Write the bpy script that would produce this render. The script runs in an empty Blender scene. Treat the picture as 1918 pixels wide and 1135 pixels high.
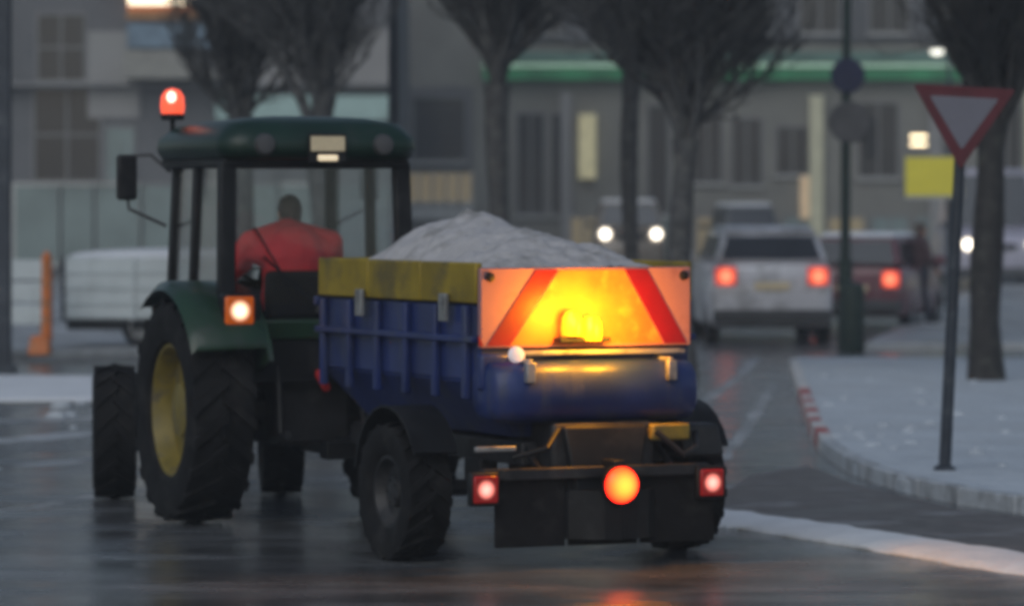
import bpy, bmesh, math, random
from mathutils import Vector, Matrix, noise
R = math.radians
random.seed(7)
S = bpy.context.scene
COL = S.collection

# ------------------------------------------------------------------ camera
cam_d = bpy.data.cameras.new('camera')
cam = bpy.data.objects.new('camera', cam_d); COL.objects.link(cam)
cam_d.sensor_width = 36; cam_d.lens = 150.2; cam_d.clip_end = 2000
cam_d.shift_y = -0.103
cam.location = (0, 0, 2.2); cam.rotation_euler = (R(90), 0, 0)
cam_d.dof.use_dof = True; cam_d.dof.focus_distance = 20.0; cam_d.dof.aperture_fstop = 2.5
S.camera = cam
# ------------------------------------------------------------------ sky and sun (overcast winter dusk)
w = bpy.data.worlds.new('World'); S.world = w; w.use_nodes = True
wn = w.node_tree.nodes; wl = w.node_tree.links
bg = wn['Background']
sky = wn.new('ShaderNodeTexSky'); sky.sky_type = 'NISHITA'; sky.sun_disc = False
sky.sun_elevation = R(38); sky.sun_rotation = R(200); sky.air_density = 1.2; sky.dust_density = 1.5
hs = wn.new('ShaderNodeHueSaturation'); hs.inputs['Saturation'].default_value = 0.85
wl.new(sky.outputs[0], hs.inputs['Color']); wl.new(hs.outputs[0], bg.inputs[0])
bg.inputs[1].default_value = 0.085
sd = bpy.data.lights.new('sun', 'SUN'); sd.energy = 0.8; sd.angle = R(50); sd.color = (.88, .95, 1)
so = bpy.data.objects.new('sun', sd); COL.objects.link(so)
so.rotation_euler = (R(52), 0, R(-20)); so.location = (0, 0, 30)
S.view_settings.view_transform = 'Standard'; S.view_settings.look = 'None'
S.view_settings.exposure = -0.32; S.view_settings.gamma = 1
S.view_settings.use_curve_mapping = False
S.cycles.use_denoising = True
S.cycles.max_bounces = 8; S.cycles.volume_bounces = 1; S.cycles.transparent_max_bounces = 12
S.cycles.sample_clamp_indirect = 4
S.cycles.filter_width = 3.0

# ------------------------------------------------------------------ layout helpers
F = 8000.0; HZ = 370.0
def G(px, py, z=0.0):
    """ground point seen at a pixel of the 1918 px photograph"""
    Y = F*(2.2-z)/(py-HZ)
    return ((px-959)*Y/F, Y)
def X(px, Y): return (px-959)*Y/F
def Z(py, Y): return 2.2-(py-HZ)*Y/F

# ------------------------------------------------------------------ materials
def mat(name, col, rough=.6, metal=0, var=.25, vscale=3.0, bump=0.0, bscale=20.0, rvar=0.0,
        emit=None, estr=0, coat=0, dirt=None, dscale=2.0, damt=.5, spec=.5, dist=.02, dmap=None):
    m = bpy.data.materials.new(name); m.use_nodes = True
    n = m.node_tree.nodes; l = m.node_tree.links
    p = n['Principled BSDF']
    p.inputs['Roughness'].default_value = rough; p.inputs['Metallic'].default_value = metal
    p.inputs['Coat Weight'].default_value = coat
    p.inputs['Specular IOR Level'].default_value = spec
    tc = n.new('ShaderNodeTexCoord')
    nz = n.new('ShaderNodeTexNoise'); nz.inputs['Scale'].default_value = vscale; nz.inputs['Detail'].default_value = 5
    l.new(tc.outputs['Object'], nz.inputs['Vector'])
    rp = n.new('ShaderNodeValToRGB')
    rp.color_ramp.elements[0].position = .3; rp.color_ramp.elements[1].position = .7
    rp.color_ramp.elements[0].color = tuple(c*(1-var) for c in col)+(1,)
    rp.color_ramp.elements[1].color = tuple(min(1, c*(1+var)) for c in col)+(1,)
    l.new(nz.outputs['Fac'], rp.inputs[0])
    out = rp.outputs[0]
    if dirt:
        n2 = n.new('ShaderNodeTexNoise'); n2.inputs['Scale'].default_value = dscale; n2.inputs['Detail'].default_value = 7
        n2.inputs['Roughness'].default_value = .65
        if dmap:
            mp = n.new('ShaderNodeMapping'); mp.inputs['Scale'].default_value = dmap
            l.new(tc.outputs['Object'], mp.inputs['Vector']); l.new(mp.outputs[0], n2.inputs['Vector'])
        else: l.new(tc.outputs['Object'], n2.inputs['Vector'])
        mr = n.new('ShaderNodeMapRange'); mr.inputs['From Min'].default_value = .62-.3*damt; mr.inputs['From Max'].default_value = .72-.15*damt
        l.new(n2.outputs['Fac'], mr.inputs['Value'])
        mx = n.new('ShaderNodeMix'); mx.data_type = 'RGBA'
        l.new(mr.outputs[0], mx.inputs['Factor']); l.new(out, mx.inputs['A']); mx.inputs['B'].default_value = tuple(dirt)+(1,)
        out = mx.outputs['Result']
    l.new(out, p.inputs['Base Color'])
    if bump:
        n3 = n.new('ShaderNodeTexNoise'); n3.inputs['Scale'].default_value = bscale; n3.inputs['Detail'].default_value = 6
        l.new(tc.outputs['Object'], n3.inputs['Vector'])
        b = n.new('ShaderNodeBump'); b.inputs['Strength'].default_value = bump; b.inputs['Distance'].default_value = dist
        l.new(n3.outputs['Fac'], b.inputs['Height']); l.new(b.outputs[0], p.inputs['Normal'])
    if rvar:
        n4 = n.new('ShaderNodeTexNoise'); n4.inputs['Scale'].default_value = 1.1; n4.inputs['Detail'].default_value = 6
        l.new(tc.outputs['Object'], n4.inputs['Vector'])
        m4 = n.new('ShaderNodeMapRange'); m4.inputs['From Min'].default_value = .38; m4.inputs['From Max'].default_value = .62
        m4.inputs['To Min'].default_value = rough-rvar; m4.inputs['To Max'].default_value = rough+rvar
        l.new(n4.outputs['Fac'], m4.inputs['Value']); l.new(m4.outputs[0], p.inputs['Roughness'])
    if emit:
        p.inputs['Emission Color'].default_value = tuple(emit)+(1,); p.inputs['Emission Strength'].default_value = estr
    return m
def glass(name, tint=(.96, .97, .97), refl=.04):
    m = bpy.data.materials.new(name); m.use_nodes = True
    n = m.node_tree.nodes; l = m.node_tree.links
    n.remove(n['Principled BSDF'])
    t = n.new('ShaderNodeBsdfTransparent'); t.inputs[0].default_value = tuple(tint)+(1,)
    g = n.new('ShaderNodeBsdfGlossy'); g.inputs['Roughness'].default_value = .08
    g.inputs[0].default_value = (.9, .9, .9, 1)
    fr = n.new('ShaderNodeLayerWeight'); fr.inputs['Blend'].default_value = .3
    mr = n.new('ShaderNodeMapRange'); mr.inputs['To Min'].default_value = refl*.5; mr.inputs['To Max'].default_value = .6
    l.new(fr.outputs['Fresnel'], mr.inputs['Value'])
    mx = n.new('ShaderNodeMixShader'); l.new(mr.outputs[0], mx.inputs[0]); l.new(t.outputs[0], mx.inputs[1]); l.new(g.outputs[0], mx.inputs[2])
    l.new(mx.outputs[0], n['Material Output'].inputs['Surface'])
    return m
def lamp_mat(name, col, s):
    return mat(name, tuple(c*.5 for c in col), rough=.25, var=.1, emit=col, estr=s)

M = {}
M['asphalt'] = mat('wet_asphalt', (.085, .088, .092), rough=.20, rvar=.09, var=.3, vscale=60, bump=.22, bscale=55, dirt=(.20, .21, .22), dscale=.9, damt=.5, dist=.01, dmap=(.5, 1.6, 1))
M['slush'] = mat('slushy_paving', (.24, .25, .255), rough=.5, rvar=.12, var=.3, vscale=2.5, bump=.6, bscale=7, dirt=(.52, .54, .56), dscale=.5, damt=.6, dist=.05)
M['path'] = mat('damp_red_path', (.13, .115, .108), rough=.5, rvar=.1, var=.3, vscale=5, bump=.4, bscale=40, dirt=(.26, .26, .27), dscale=1.1, damt=.3, dist=.01)
M['snow'] = mat('dirty_snow', (.56, .61, .66), rough=.75, var=.12, vscale=2.0, bump=.9, bscale=4, dirt=(.48, .51, .54), dscale=.5, damt=.4, dist=.12)
M['snow_w'] = mat('fresh_snow', (.8, .82, .85), rough=.7, var=.07, vscale=3.0, bump=.6, bscale=11, dist=.03)
M['kerb'] = mat('kerb_concrete', (.30, .32, .34), rough=.7, var=.2, vscale=9, bump=.4, dirt=(.52, .56, .6), dscale=3.5, damt=.75)
M['kerb_red'] = mat('kerb_red_paint', (.42, .07, .07), rough=.6, var=.3, vscale=12, bump=.2, dirt=(.5, .42, .42), damt=.4, dscale=6)
M['kerb_white'] = mat('kerb_white_paint', (.62, .62, .62), rough=.6, var=.15, vscale=12, bump=.2, dirt=(.3, .3, .3), damt=.3, dscale=6)
M['green'] = mat('tractor_green_paint', (.009, .036, .016), rough=.4, var=.25, vscale=3, coat=.3, dirt=(.035, .045, .038), dscale=2.4, damt=.4)
M['roof_green'] = mat('cab_roof_green', (.005, .026, .017), rough=.4, var=.25, vscale=2, dirt=(.025, .04, .034), dscale=3, damt=.25)
M['yellow'] = mat('rim_yellow_paint', (.21, .16, .028), rough=.5, var=.25, vscale=7, dirt=(.12, .1, .06), dscale=6, damt=.4)
M['board'] = mat('hopper_yellow_board', (.30, .215, .012), rough=.55, var=.25, vscale=3, dirt=(.14, .11, .03), dscale=2.6, damt=.5, bump=.1)
M['blue'] = mat('spreader_blue_paint', (.012, .027, .125), rough=.45, var=.35, vscale=2.2, coat=.15, dirt=(.045, .055, .10), dscale=2.6, damt=.36, bump=.3, bscale=5, dmap=(2.2, 2.2, .45))
M['rubber'] = mat('tyre_rubber', (.008, .008, .009), rough=.8, var=.4, vscale=8, bump=.3, dirt=(.024, .023, .023), dscale=5, damt=.35, spec=.25)
M['black'] = mat('black_steel', (.008, .009, .011), rough=.5, spec=.3, var=.4, vscale=5, dirt=(.024, .024, .026), dscale=4, damt=.35)
M['grime'] = mat('grimy_machinery', (.016, .016, .019), rough=.5, var=.5, vscale=6, dirt=(.045, .044, .043), dscale=5, damt=.35, bump=.2)
M['steel'] = mat('galvanised_steel', (.34, .35, .36), rough=.45, metal=.6, var=.2, vscale=6, dirt=(.1, .1, .1), dscale=5, damt=.3)
M['glass'] = glass('cab_glass')
M['salt'] = mat('pale_grit_salt', (.50, .49, .50), rough=.85, var=.15, vscale=4, bump=1.0, bscale=14, dirt=(.30, .29, .28), dscale=4, damt=.45)
M['reflect_white_glow'] = mat('reflective_white_glow_tint', (.38, .18, .18), rough=.4, var=.06, vscale=5, dirt=(.30, .13, .13), dscale=5, damt=.3)  # white sheet tinted pink: beacon glow put into its colour
M['field'] = mat('beacon_glow_sheet', (.62, .16, .02), rough=.45, var=.35, vscale=3.5, dirt=(.7, .26, .04), dscale=6, damt=.3)  # orange glow of the beacons painted into the board's middle
M['reflect_red'] = mat('reflective_red_sheet', (.20, .003, .006), rough=.4, var=.15, vscale=6)
M['amber_lens'] = lamp_mat('amber_lens_lit', (1, .115, .004), 7.0)
M['amber_hot'] = lamp_mat('beacon_lens_lit', (1, .46, .01), 2.0)
M['amber_dim'] = mat('amber_lens', (.6, .16, .01), rough=.2, emit=(1, .22, .01), estr=.6)
M['lamp_core'] = lamp_mat('bulb_glow_warm', (1, .72, .5), 5)
M['red_core'] = lamp_mat('bulb_glow_red', (1, .45, .38), 3.5)
M['red_lens'] = mat('red_lens', (.35, .01, .01), rough=.2, emit=(1, .02, .012), estr=.9)
M['red_ring'] = mat('red_lens_ring', (.4, .01, .01), rough=.2, emit=(1, .012, .01), estr=7)
M['tail'] = mat('tail_lamp_lit', (.6, .04, .02), rough=.2, emit=(1, .10, .05), estr=3.2)
M['tail_dim'] = mat('tail_lamp_unlit', (.3, .012, .01), rough=.2)
M['headlamp'] = lamp_mat('headlamp_lit', (1, .93, .8), 16)
M['warm_lamp'] = lamp_mat('warm_lit', (1, .8, .5), 4)
M['beacon_red'] = mat('beacon_orange_red', (.7, .07, .03), rough=.2, emit=(1, .11, .05), estr=1.5)
M['beacon_core'] = lamp_mat('beacon_core', (1, .55, .42), 4)
M['plate'] = mat('number_plate_face', (.55, .47, .32), rough=.5, var=.1, vscale=30, emit=(1, .8, .5), estr=.10)  # faint emission stands for lamplight falling on the plate
M['white_car'] = mat('white_car_paint', (.82, .81, .85), rough=.3, coat=.5, var=.06, dirt=(.38, .37, .37), dscale=2, damt=.5)
M['red_car'] = mat('dark_red_car_paint', (.16, .045, .06), rough=.35, coat=.4, var=.15, dirt=(.2, .15, .16), dscale=2, damt=.4)
M['brown_car'] = mat('brown_grey_car_paint', (.20, .17, .14), rough=.35, coat=.4, var=.15)
M['dark_car'] = mat('dark_car_paint', (.06, .065, .07), rough=.35, coat=.4, var=.15)
M['van_white'] = mat('pale_van_paint', (.52, .50, .60), rough=.35, coat=.4, var=.08, dirt=(.35, .35, .4), dscale=1.5, damt=.4)
M['car_glass'] = mat('dark_car_glass', (.018, .022, .03), rough=.12, var=.1, spec=.7)
M['chrome'] = mat('chrome_trim', (.5, .5, .5), rough=.2, metal=.9, var=.05)
M['plast'] = mat('grey_plastic', (.06, .062, .065), rough=.55, var=.2)
M['bark'] = mat('wet_bark', (.07, .071, .073), rough=.75, var=.45, vscale=9, bump=.8, bscale=18, dirt=(.13, .13, .12), dscale=6, damt=.35)
M['bark_d'] = mat('dark_wet_bark', (.024, .021, .02), rough=.75, var=.45, vscale=9, bump=.8, bscale=18, dirt=(.06, .06, .05), dscale=6, damt=.3)
M['pole'] = mat('dark_pole_paint', (.028, .036, .05), rough=.5, var=.25, vscale=5, dirt=(.08, .09, .1), dscale=5, damt=.3)
M['pole_g'] = mat('dark_green_pole_paint', (.012, .03, .024), rough=.5, var=.25, vscale=5)
M['sign_red'] = mat('sign_red_border', (.10, .012, .022), rough=.45, var=.2, vscale=6)
M['sign_white'] = mat('sign_white_face', (.17, .17, .21), rough=.5, var=.1, vscale=4, dirt=(.13, .13, .15), dscale=4, damt=.4)
M['navy'] = mat('navy_sign_face', (.012, .016, .06), rough=.5, var=.3, vscale=5)
M['grey_sign'] = mat('bare_sign_back', (.10, .10, .105), rough=.5, metal=.3, var=.2, vscale=5)
M['orange'] = mat('orange_plastic', (.62, .17, .03), rough=.5, var=.2, vscale=6, dirt=(.35, .2, .1), dscale=5, damt=.4)
M['yellow_sign'] = mat('yellow_sign_lit', (.42, .37, .035), rough=.5, var=.08, emit=(.9, .82, .08), estr=.22)
M['wall_g'] = mat('grey_render_wall', (.13, .132, .137), rough=.8, var=.15, vscale=.7, bump=.1, bscale=10, dirt=(.15, .15, .155), dscale=.4, damt=.5)
M['wall_l'] = mat('pale_render_wall', (.29, .285, .28), rough=.8, var=.1, vscale=.6, bump=.1, dirt=(.3, .3, .29), dscale=.4, damt=.4)
M['wall_b'] = mat('beige_stone_wall', (.24, .235, .21), rough=.8, var=.15, vscale=.8, bump=.1, dirt=(.22, .21, .19), dscale=.6, damt=.4)
M['pilaster'] = mat('cream_stone', (.66, .64, .46), rough=.8, var=.1)
M['win'] = mat('dark_window_glass', (.03, .033, .037), rough=.12, var=.2, vscale=.7, spec=.6)
M['win_teal'] = mat('shop_glass_dim_light', (.1, .13, .13), rough=.2, var=.3, vscale=1.2, emit=(.5, .66, .68), estr=.10)
M['win_warm'] = mat('shop_glass_warm_light', (.2, .17, .1), rough=.25, var=.3, vscale=1.5, emit=(.9, .72, .45), estr=.16)
M['frame'] = mat('window_frame_grey', (.2, .2, .2), rough=.6, var=.1)
M['frame_w'] = mat('window_frame_pale', (.5, .5, .48), rough=.6, var=.1)
M['green_band'] = mat('green_fascia', (.035, .24, .10), rough=.5, var=.4, vscale=1, emit=(.03, .5, .17), estr=.05)
M['teal_band'] = mat('sea_green_fascia', (.12, .21, .18), rough=.5, var=.3, vscale=1, emit=(.1, .4, .27), estr=.03)
M['light_strip'] = mat('pale_green_light_strip', (.6, .8, .65), rough=.5, emit=(.55, .95, .65), estr=.28)
M['sign_glow'] = lamp_mat('shop_sign_lit', (1, .86, .62), 2.6)
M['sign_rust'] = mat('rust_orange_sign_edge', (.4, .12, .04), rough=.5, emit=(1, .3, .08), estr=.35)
M['blue_panel'] = mat('blue_grey_sign_panel', (.18, .26, .34), rough=.5, var=.35, vscale=2)
M['awning'] = mat('taupe_awning', (.24, .235, .21), rough=.8, var=.15)
M['trailer'] = mat('white_trailer_panel', (.58, .64, .66), rough=.5, var=.1, vscale=1, dirt=(.42, .47, .48), dscale=1.5, damt=.4)
M['skin'] = mat('skin', (.42, .24, .17), rough=.55, var=.08, vscale=8)
M['hair'] = mat('dark_brown_hair', (.07, .045, .035), rough=.6, var=.3, vscale=30)
M['jacket'] = mat('red_work_jacket', (.97, .05, .06), rough=.75, var=.2, vscale=5, bump=.3, bscale=12)
M['trousers'] = mat('navy_trousers', (.03, .035, .05), rough=.8, var=.2)
M['coat'] = mat('dark_maroon_coat', (.075, .04, .045), rough=.8, var=.25, vscale=5, bump=.3, bscale=14)
M['boot'] = mat('black_boots', (.012, .012, .012), rough=.6)
M['seat'] = mat('seat_cloth_black', (.02, .02, .022), rough=.8, var=.2, bump=.2, bscale=60)
M['seat_y'] = mat('red_plastic_part', (.45, .02, .02), rough=.5, var=.2)

def glow_mat(name, core, edge, s_core, s_edge, rad, base=None):
    """lamp lens: bright where the bulb sits (object origin), dimmer towards the rim"""
    m = bpy.data.materials.new(name); m.use_nodes = True; n = m.node_tree.nodes; l = m.node_tree.links
    p = n['Principled BSDF']; p.inputs['Roughness'].default_value = .25; p.inputs['Base Color'].default_value = tuple(base or edge)+(1,)
    tc = n.new('ShaderNodeTexCoord'); ln = n.new('ShaderNodeVectorMath'); ln.operation = 'LENGTH'
    l.new(tc.outputs['Object'], ln.inputs[0])
    mr = n.new('ShaderNodeMapRange'); mr.inputs['From Min'].default_value = rad*(.2 if rad == .115 else .12); mr.inputs['From Max'].default_value = rad
    mr.interpolation_type = 'SMOOTHSTEP'
    l.new(ln.outputs['Value'], mr.inputs['Value'])
    rp = n.new('ShaderNodeMix'); rp.data_type = 'RGBA'; rp.clamp_result = False
    rp.inputs['A'].default_value = tuple(c*s_core for c in core)+(1,); rp.inputs['B'].default_value = tuple(c*s_edge for c in edge)+(1,)
    l.new(mr.outputs[0], rp.inputs['Factor']); l.new(rp.outputs['Result'], p.inputs['Emission Color']); p.inputs['Emission Strength'].default_value = 1
    return m
M['g_red'] = glow_mat('tail_lens_lit', (1, .30, .24), (1, .012, .008), 3.4, .07, .068, (.3, .01, .01))
M['g_ind'] = glow_mat('indicator_lens_lit', (1, .62, .40), (1, .13, .004), 4.5, .28, .085, (.4, .1, .01))
M['g_amb'] = glow_mat('flashing_lens_lit', (1, .22, .02), (1, .008, .004), 7, 8, .115, (.5, .1, .01))
M['g_car'] = glow_mat('car_tail_lens_lit', (1, .20, .10), (1, .05, .03), 3.0, .55, .17, (.5, .03, .02))
M['g_head'] = glow_mat('car_headlamp_lit', (1, .90, .72), (1, .75, .5), 14, .5, .17, (.6, .6, .6))
# ------------------------------------------------------------------ mesh builder
def obj(name, me, parent=None, loc=None, rot=None):
    o = bpy.data.objects.new(name, me); COL.objects.link(o)
    if parent is not None: o.parent = parent
    if loc: o.location = loc
    if rot: o.rotation_euler = rot
    return o
def tag(o, label=None, cat=None, group=None, kind=None):
    if label: o['label'] = label
    if cat: o['category'] = cat
    if group: o['group'] = group
    if kind: o['kind'] = kind
    return o
def thing(name, label, cat, loc=(0, 0, 0), rz=0, group=None):
    o = obj(name, None, None, loc, (0, 0, rz)); o.empty_display_size = .3
    return tag(o, label, cat, group)
class MB:
    def __init__(s): s.v = []; s.f = []
    def add(s, vs, fs):
        k = len(s.v); s.v += [tuple(a) for a in vs]; s.f += [tuple(i+k for i in f) for f in fs]; return s
    def hexa(s, p):
        return s.add(p, [(0, 3, 2, 1), (4, 5, 6, 7), (0, 1, 5, 4), (1, 2, 6, 5), (2, 3, 7, 6), (3, 0, 4, 7)])
    def box(s, x0, x1, y0, y1, z0, z1, m=None):
        p = [Vector(q) for q in ((x0, y0, z0), (x1, y0, z0), (x1, y1, z0), (x0, y1, z0), (x0, y0, z1), (x1, y0, z1), (x1, y1, z1), (x0, y1, z1))]
        if m: p = [m @ q for q in p]
        return s.hexa(p)
    def frust(s, a, za, b, zb):
        """a, b = (x0,x1,y0,y1) rectangles at heights za, zb"""
        return s.hexa([(a[0], a[2], za), (a[1], a[2], za), (a[1], a[3], za), (a[0], a[3], za), (b[0], b[2], zb), (b[1], b[2], zb), (b[1], b[3], zb), (b[0], b[3], zb)])
    def loft(s, rings, cap=True, closed=True):
        n = len(rings[0]); k = len(s.v)
        for r in rings: s.v += [tuple(p) for p in r]
        for i in range(len(rings)-1):
            for j in range(n if closed else n-1):
                a = k+i*n+j; b = k+i*n+(j+1) % n
                s.f.append((a, b, b+n, a+n))
        if cap:
            s.f.append(tuple(k+j for j in range(n))[::-1]); s.f.append(tuple(k+(len(rings)-1)*n+j for j in range(n)))
        return s
    def tube(s, pts, rad, n=8, cap=True):
        pts = [Vector(p) for p in pts]
        if not isinstance(rad, (list, tuple)): rad = [rad]*len(pts)
        rings = []
        t = (pts[1]-pts[0]).normalized()
        u = t.orthogonal().normalized()
        for i, p in enumerate(pts):
            if i == 0: d = pts[1]-pts[0]
            elif i == len(pts)-1: d = pts[-1]-pts[-2]
            else: d = pts[i+1]-pts[i-1]
            d.normalize()
            u = (u-d*u.dot(d)).normalized(); q = d.cross(u)
            rings.append([p+(u*math.cos(2*math.pi*j/n)+q*math.sin(2*math.pi*j/n))*rad[i] for j in range(n)])
        return s.loft(rings, cap)
    def lathe(s, prof, o, ax, n=32):
        """prof: (radius, along axis)"""
        ax = Vector(ax).normalized(); u = ax.orthogonal().normalized(); q = ax.cross(u); o = Vector(o)
        rings = [[o+ax*h+(u*math.cos(2*math.pi*j/n)+q*math.sin(2*math.pi*j/n))*max(r, .0005) for j in range(n)] for r, h in prof]
        return s.loft(rings, True)
    def ball(s, c, r, n=16, k=10, m=None):
        c = Vector(c); r = Vector(r if hasattr(r, '__len__') else (r, r, r))
        rings = []
        for i in range(k+1):
            a = -math.pi/2+math.pi*i/k; cr = max(math.cos(a), .01)
            ring = [Vector((r.x*cr*math.cos(2*math.pi*j/n), r.y*cr*math.sin(2*math.pi*j/n), r.z*math.sin(a))) for j in range(n)]
            if m: ring = [m @ p for p in ring]
            rings.append([c+p for p in ring])
        return s.loft(rings, True)
    def prism(s, poly, y0, y1, axis='y'):
        """poly in x,z, extruded along y (or poly in y,z along x; or x,y along z)"""
        def P(a, b, t): return {'y': (a, t, b), 'x': (t, a, b), 'z': (a, b, t)}[axis]
        n = len(poly)
        return s.loft([[P(a, b, y0) for a, b in poly], [P(a, b, y1) for a, b in poly]])
    def build(s, name, m, parent=None, bevel=0, smooth=35, remesh=0, loc=None, rot=None, sub=0):
        me = bpy.data.meshes.new(name); me.from_pydata(s.v, [], s.f)
        bm = bmesh.new(); bm.from_mesh(me); bmesh.ops.recalc_face_normals(bm, faces=bm.faces); bm.to_mesh(me); bm.free()
        me.materials.append(M[m] if isinstance(m, str) else m)
        if smooth:
            me.polygons.foreach_set('use_smooth', [True]*len(me.polygons)); me.set_sharp_from_angle(angle=R(smooth))
        o = obj(name, me, parent, loc, rot)
        if remesh:
            r = o.modifiers.new('r', 'REMESH'); r.mode = 'VOXEL'; r.voxel_size = remesh; r.use_smooth_shade = True
            sm = o.modifiers.new('s', 'SMOOTH'); sm.iterations = 4; sm.factor = .5
        if bevel:
            b = o.modifiers.new('b', 'BEVEL'); b.width = bevel; b.segments = 2; b.limit_method = 'ANGLE'; b.angle_limit = R(40)
        if sub:
            b = o.modifiers.new('u', 'SUBSURF'); b.levels = sub; b.render_levels = sub
        return o
def dup_tree(o, parent=None):
    c = o.copy(); COL.objects.link(c)
    if parent is not None: c.parent = parent
    for ch in o.children: dup_tree(ch, c)
    return c
def rot_m(rx=0, ry=0, rz=0, at=(0, 0, 0)):
    return Matrix.Translation(at) @ Matrix.Rotation(rz, 4, 'Z') @ Matrix.Rotation(ry, 4, 'Y') @ Matrix.Rotation(rx, 4, 'X')

# ------------------------------------------------------------------ ground
g = MB(); g.add([(-300, -60, 0), (300, -60, 0), (300, 500, 0), (-300, 500, 0)], [(0, 1, 2, 3)])
tag(g.build('road', 'asphalt', smooth=0), kind='structure')
def slab(name, pts, z, m, label=None):
    b = MB(); n = len(pts)
    b.loft([[(x, y, -.05) for x, y in pts], [(x, y, z) for x, y in pts]])
    o = b.build(name, m, bevel=.02, smooth=0); tag(o, label, kind='structure'); return o
slab('pavement', [G(-500, 690), (-60, 56), (-60, 126), (X(900, 126), 126), G(640, 640), G(420, 660)], .10, 'slush')
slab('pavement', [G(1620, 655), G(2500, 655), (40, 126), (X(1900, 126), 126)], .10, 'slush')
# snowy verge at the right with its kerb stones
vp = [(1480, 690), (1497, 745), (1518, 810), (1545, 855), (1600, 890), (1690, 922), (1800, 945), (1930, 965), (2150, 985), (2500, 1000)]
vg = [Vector(G(*p)).to_3d() for p in vp]
back = [Vector(G(2500, 688)).to_3d(), Vector(G(1490, 684)).to_3d()]
verge = slab('snow_verge', [(p.x, p.y) for p in vg+back], .11, 'snow')
def kerb(parent, pts, step=.9, wd=.13, h=.13, mats=None):
    # resample
    seg = []; d = 0; k = 0
    P = [Vector((p[0], p[1], 0)) for p in pts]
    L = [0]
    for i in range(1, len(P)): L.append(L[-1]+(P[i]-P[i-1]).length)
    def at(s):
        for i in range(1, len(P)):
            if s <= L[i] or i == len(P)-1: return P[i-1].lerp(P[i], (s-L[i-1])/(L[i]-L[i-1]))
    n = int(L[-1]/step)
    for i in range(n):
        a = at(i*step+.012); b = at((i+1)*step-.012)
        t = (b-a).normalized(); q = Vector((t.y, -t.x, 0))*wd
        hh = h+random.uniform(-.006, .006)
        mb = MB(); mb.hexa([a-q*.1+Vector((0, 0, -.06)), b-q*.1+Vector((0, 0, -.06)), b+q+Vector((0, 0, -.06)), a+q+Vector((0, 0, -.06)),
                            a-q*.1+Vector((0, 0, hh)), b-q*.1+Vector((0, 0, hh)), b+q*.8+Vector((0, 0, hh)), a+q*.8+Vector((0, 0, hh))])
        mb.build('kerb_stone', (mats((a+b)/2, i) if mats else 'kerb'), parent, bevel=.015, smooth=0)
kerb(verge, [(p.x, p.y) for p in vg[::-1]], mats=lambda c, i: 'kerb' if c.y < 36.5 else ('kerb_white' if i % 2 and c.y < 46 or c.y > 47 else 'kerb_red'))
# red and white painted stones on the side of the verge facing the junction
def ridge(name, pts, wd, h, m, kind='structure', seed=0, n=90, parent=None, wob=.35):
    P = [Vector((p[0], p[1], 0)) for p in pts]; L = [0]
    for i in range(1, len(P)): L.append(L[-1]+(P[i]-P[i-1]).length)
    rings = []
    for k in range(n+1):
        s = L[-1]*k/n
        for i in range(1, len(P)):
            if s <= L[i] or i == len(P)-1: break
        c = P[i-1].lerp(P[i], (s-L[i-1])/(L[i]-L[i-1])); t = (P[i]-P[i-1]).normalized(); q = Vector((t.y, -t.x, 0))
        e = min(1, k/4, (n-k)/4)**.5+.02
        ww = wd*(1+wob*noise.noise(Vector((s*1.1, seed, 0))))*e; hh = h*(1+wob*1.5*noise.noise(Vector((s*1.7, seed+9, 0))))*e
        ring = []
        for j in range(13):
            a = math.pi*j/12
            rr = 1+.14*noise.noise(Vector((s*4, j*.7, seed)))
            ring.append(c+q*math.cos(a)*ww*rr+Vector((0, 0, math.sin(a)**.8*hh*rr-.01)))
        rings.append(ring)
    mb = MB(); mb.loft(rings); o = mb.build(name, m, parent, smooth=180)
    if kind: tag(o, kind=kind)
    return o
ridge('snow_ridge', [G(1300, 968), G(1480, 992), G(1700, 1026), G(1918, 1062), G(2300, 1125)], .30, .075, 'snow_w', seed=3, wob=.12)
ridge('snow_bank', [G(-700, 735), G(0, 732), G(170, 735), G(330, 728), G(420, 720)], 2.9, .10, 'snow_w', seed=5)
for k, (pa, wd_) in enumerate((([G(-300, 838), G(60, 822), G(170, 808), G(300, 800)], .35), ([G(-300, 900), G(90, 868), G(230, 850)], .25), ([G(-300, 980), G(60, 950), G(190, 925)], .10), ([G(1350, 905), G(1460, 940), G(1700, 975), G(2100, 1030)], .07), ([G(-200, 795), G(150, 783), G(280, 778)], .4),
                         ([G(1250, 780), G(1330, 745), G(1390, 700), G(1420, 665)], .12), ([G(1335, 880), G(1400, 800), G(1450, 715)], .10))):
    ridge('slush_streak', pa, wd_, .012, 'slush', kind='stuff', seed=20+k)
slab('cycle_path', [G(1310, 950), G(1420, 965), G(1700, 1005), G(1918, 1040), G(2300, 1090), G(2500, 1010), G(2150, 994), G(1800, 955), G(1600, 905), G(1515, 870), G(1400, 890)], .004, 'path')

rc = random.Random(5)
cb = MB()
for k in range(140):
    if k < 40: px = rc.uniform(1540, 2000); py = rc.uniform(700, 830)+max(0, (px-1560)*.25)*rc.random(); zz = .105; rr = rc.uniform(.02, .06)
    elif k < 110:
        px = rc.uniform(1320, 2000); py = 968+(px-1300)*.155+rc.gauss(0, 9); zz = 0; rr = rc.uniform(.012, .035)
    else: px = rc.uniform(-50, 420); py = rc.gauss(762, 14); zz = 0; rr = rc.uniform(.02, .1)
    gx, gy = G(px, max(py, 690), zz)
    cb.ball((gx, gy, zz+rr*.1), (rr*rc.uniform(.8, 1.7), rr*rc.uniform(.8, 1.7), rr*.55), 7, 4)
tag(cb.build('snow_clumps', 'snow', None, smooth=180), 'loose clumps of ploughed snow lying along the kerbs', 'snow', kind='stuff')
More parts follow.
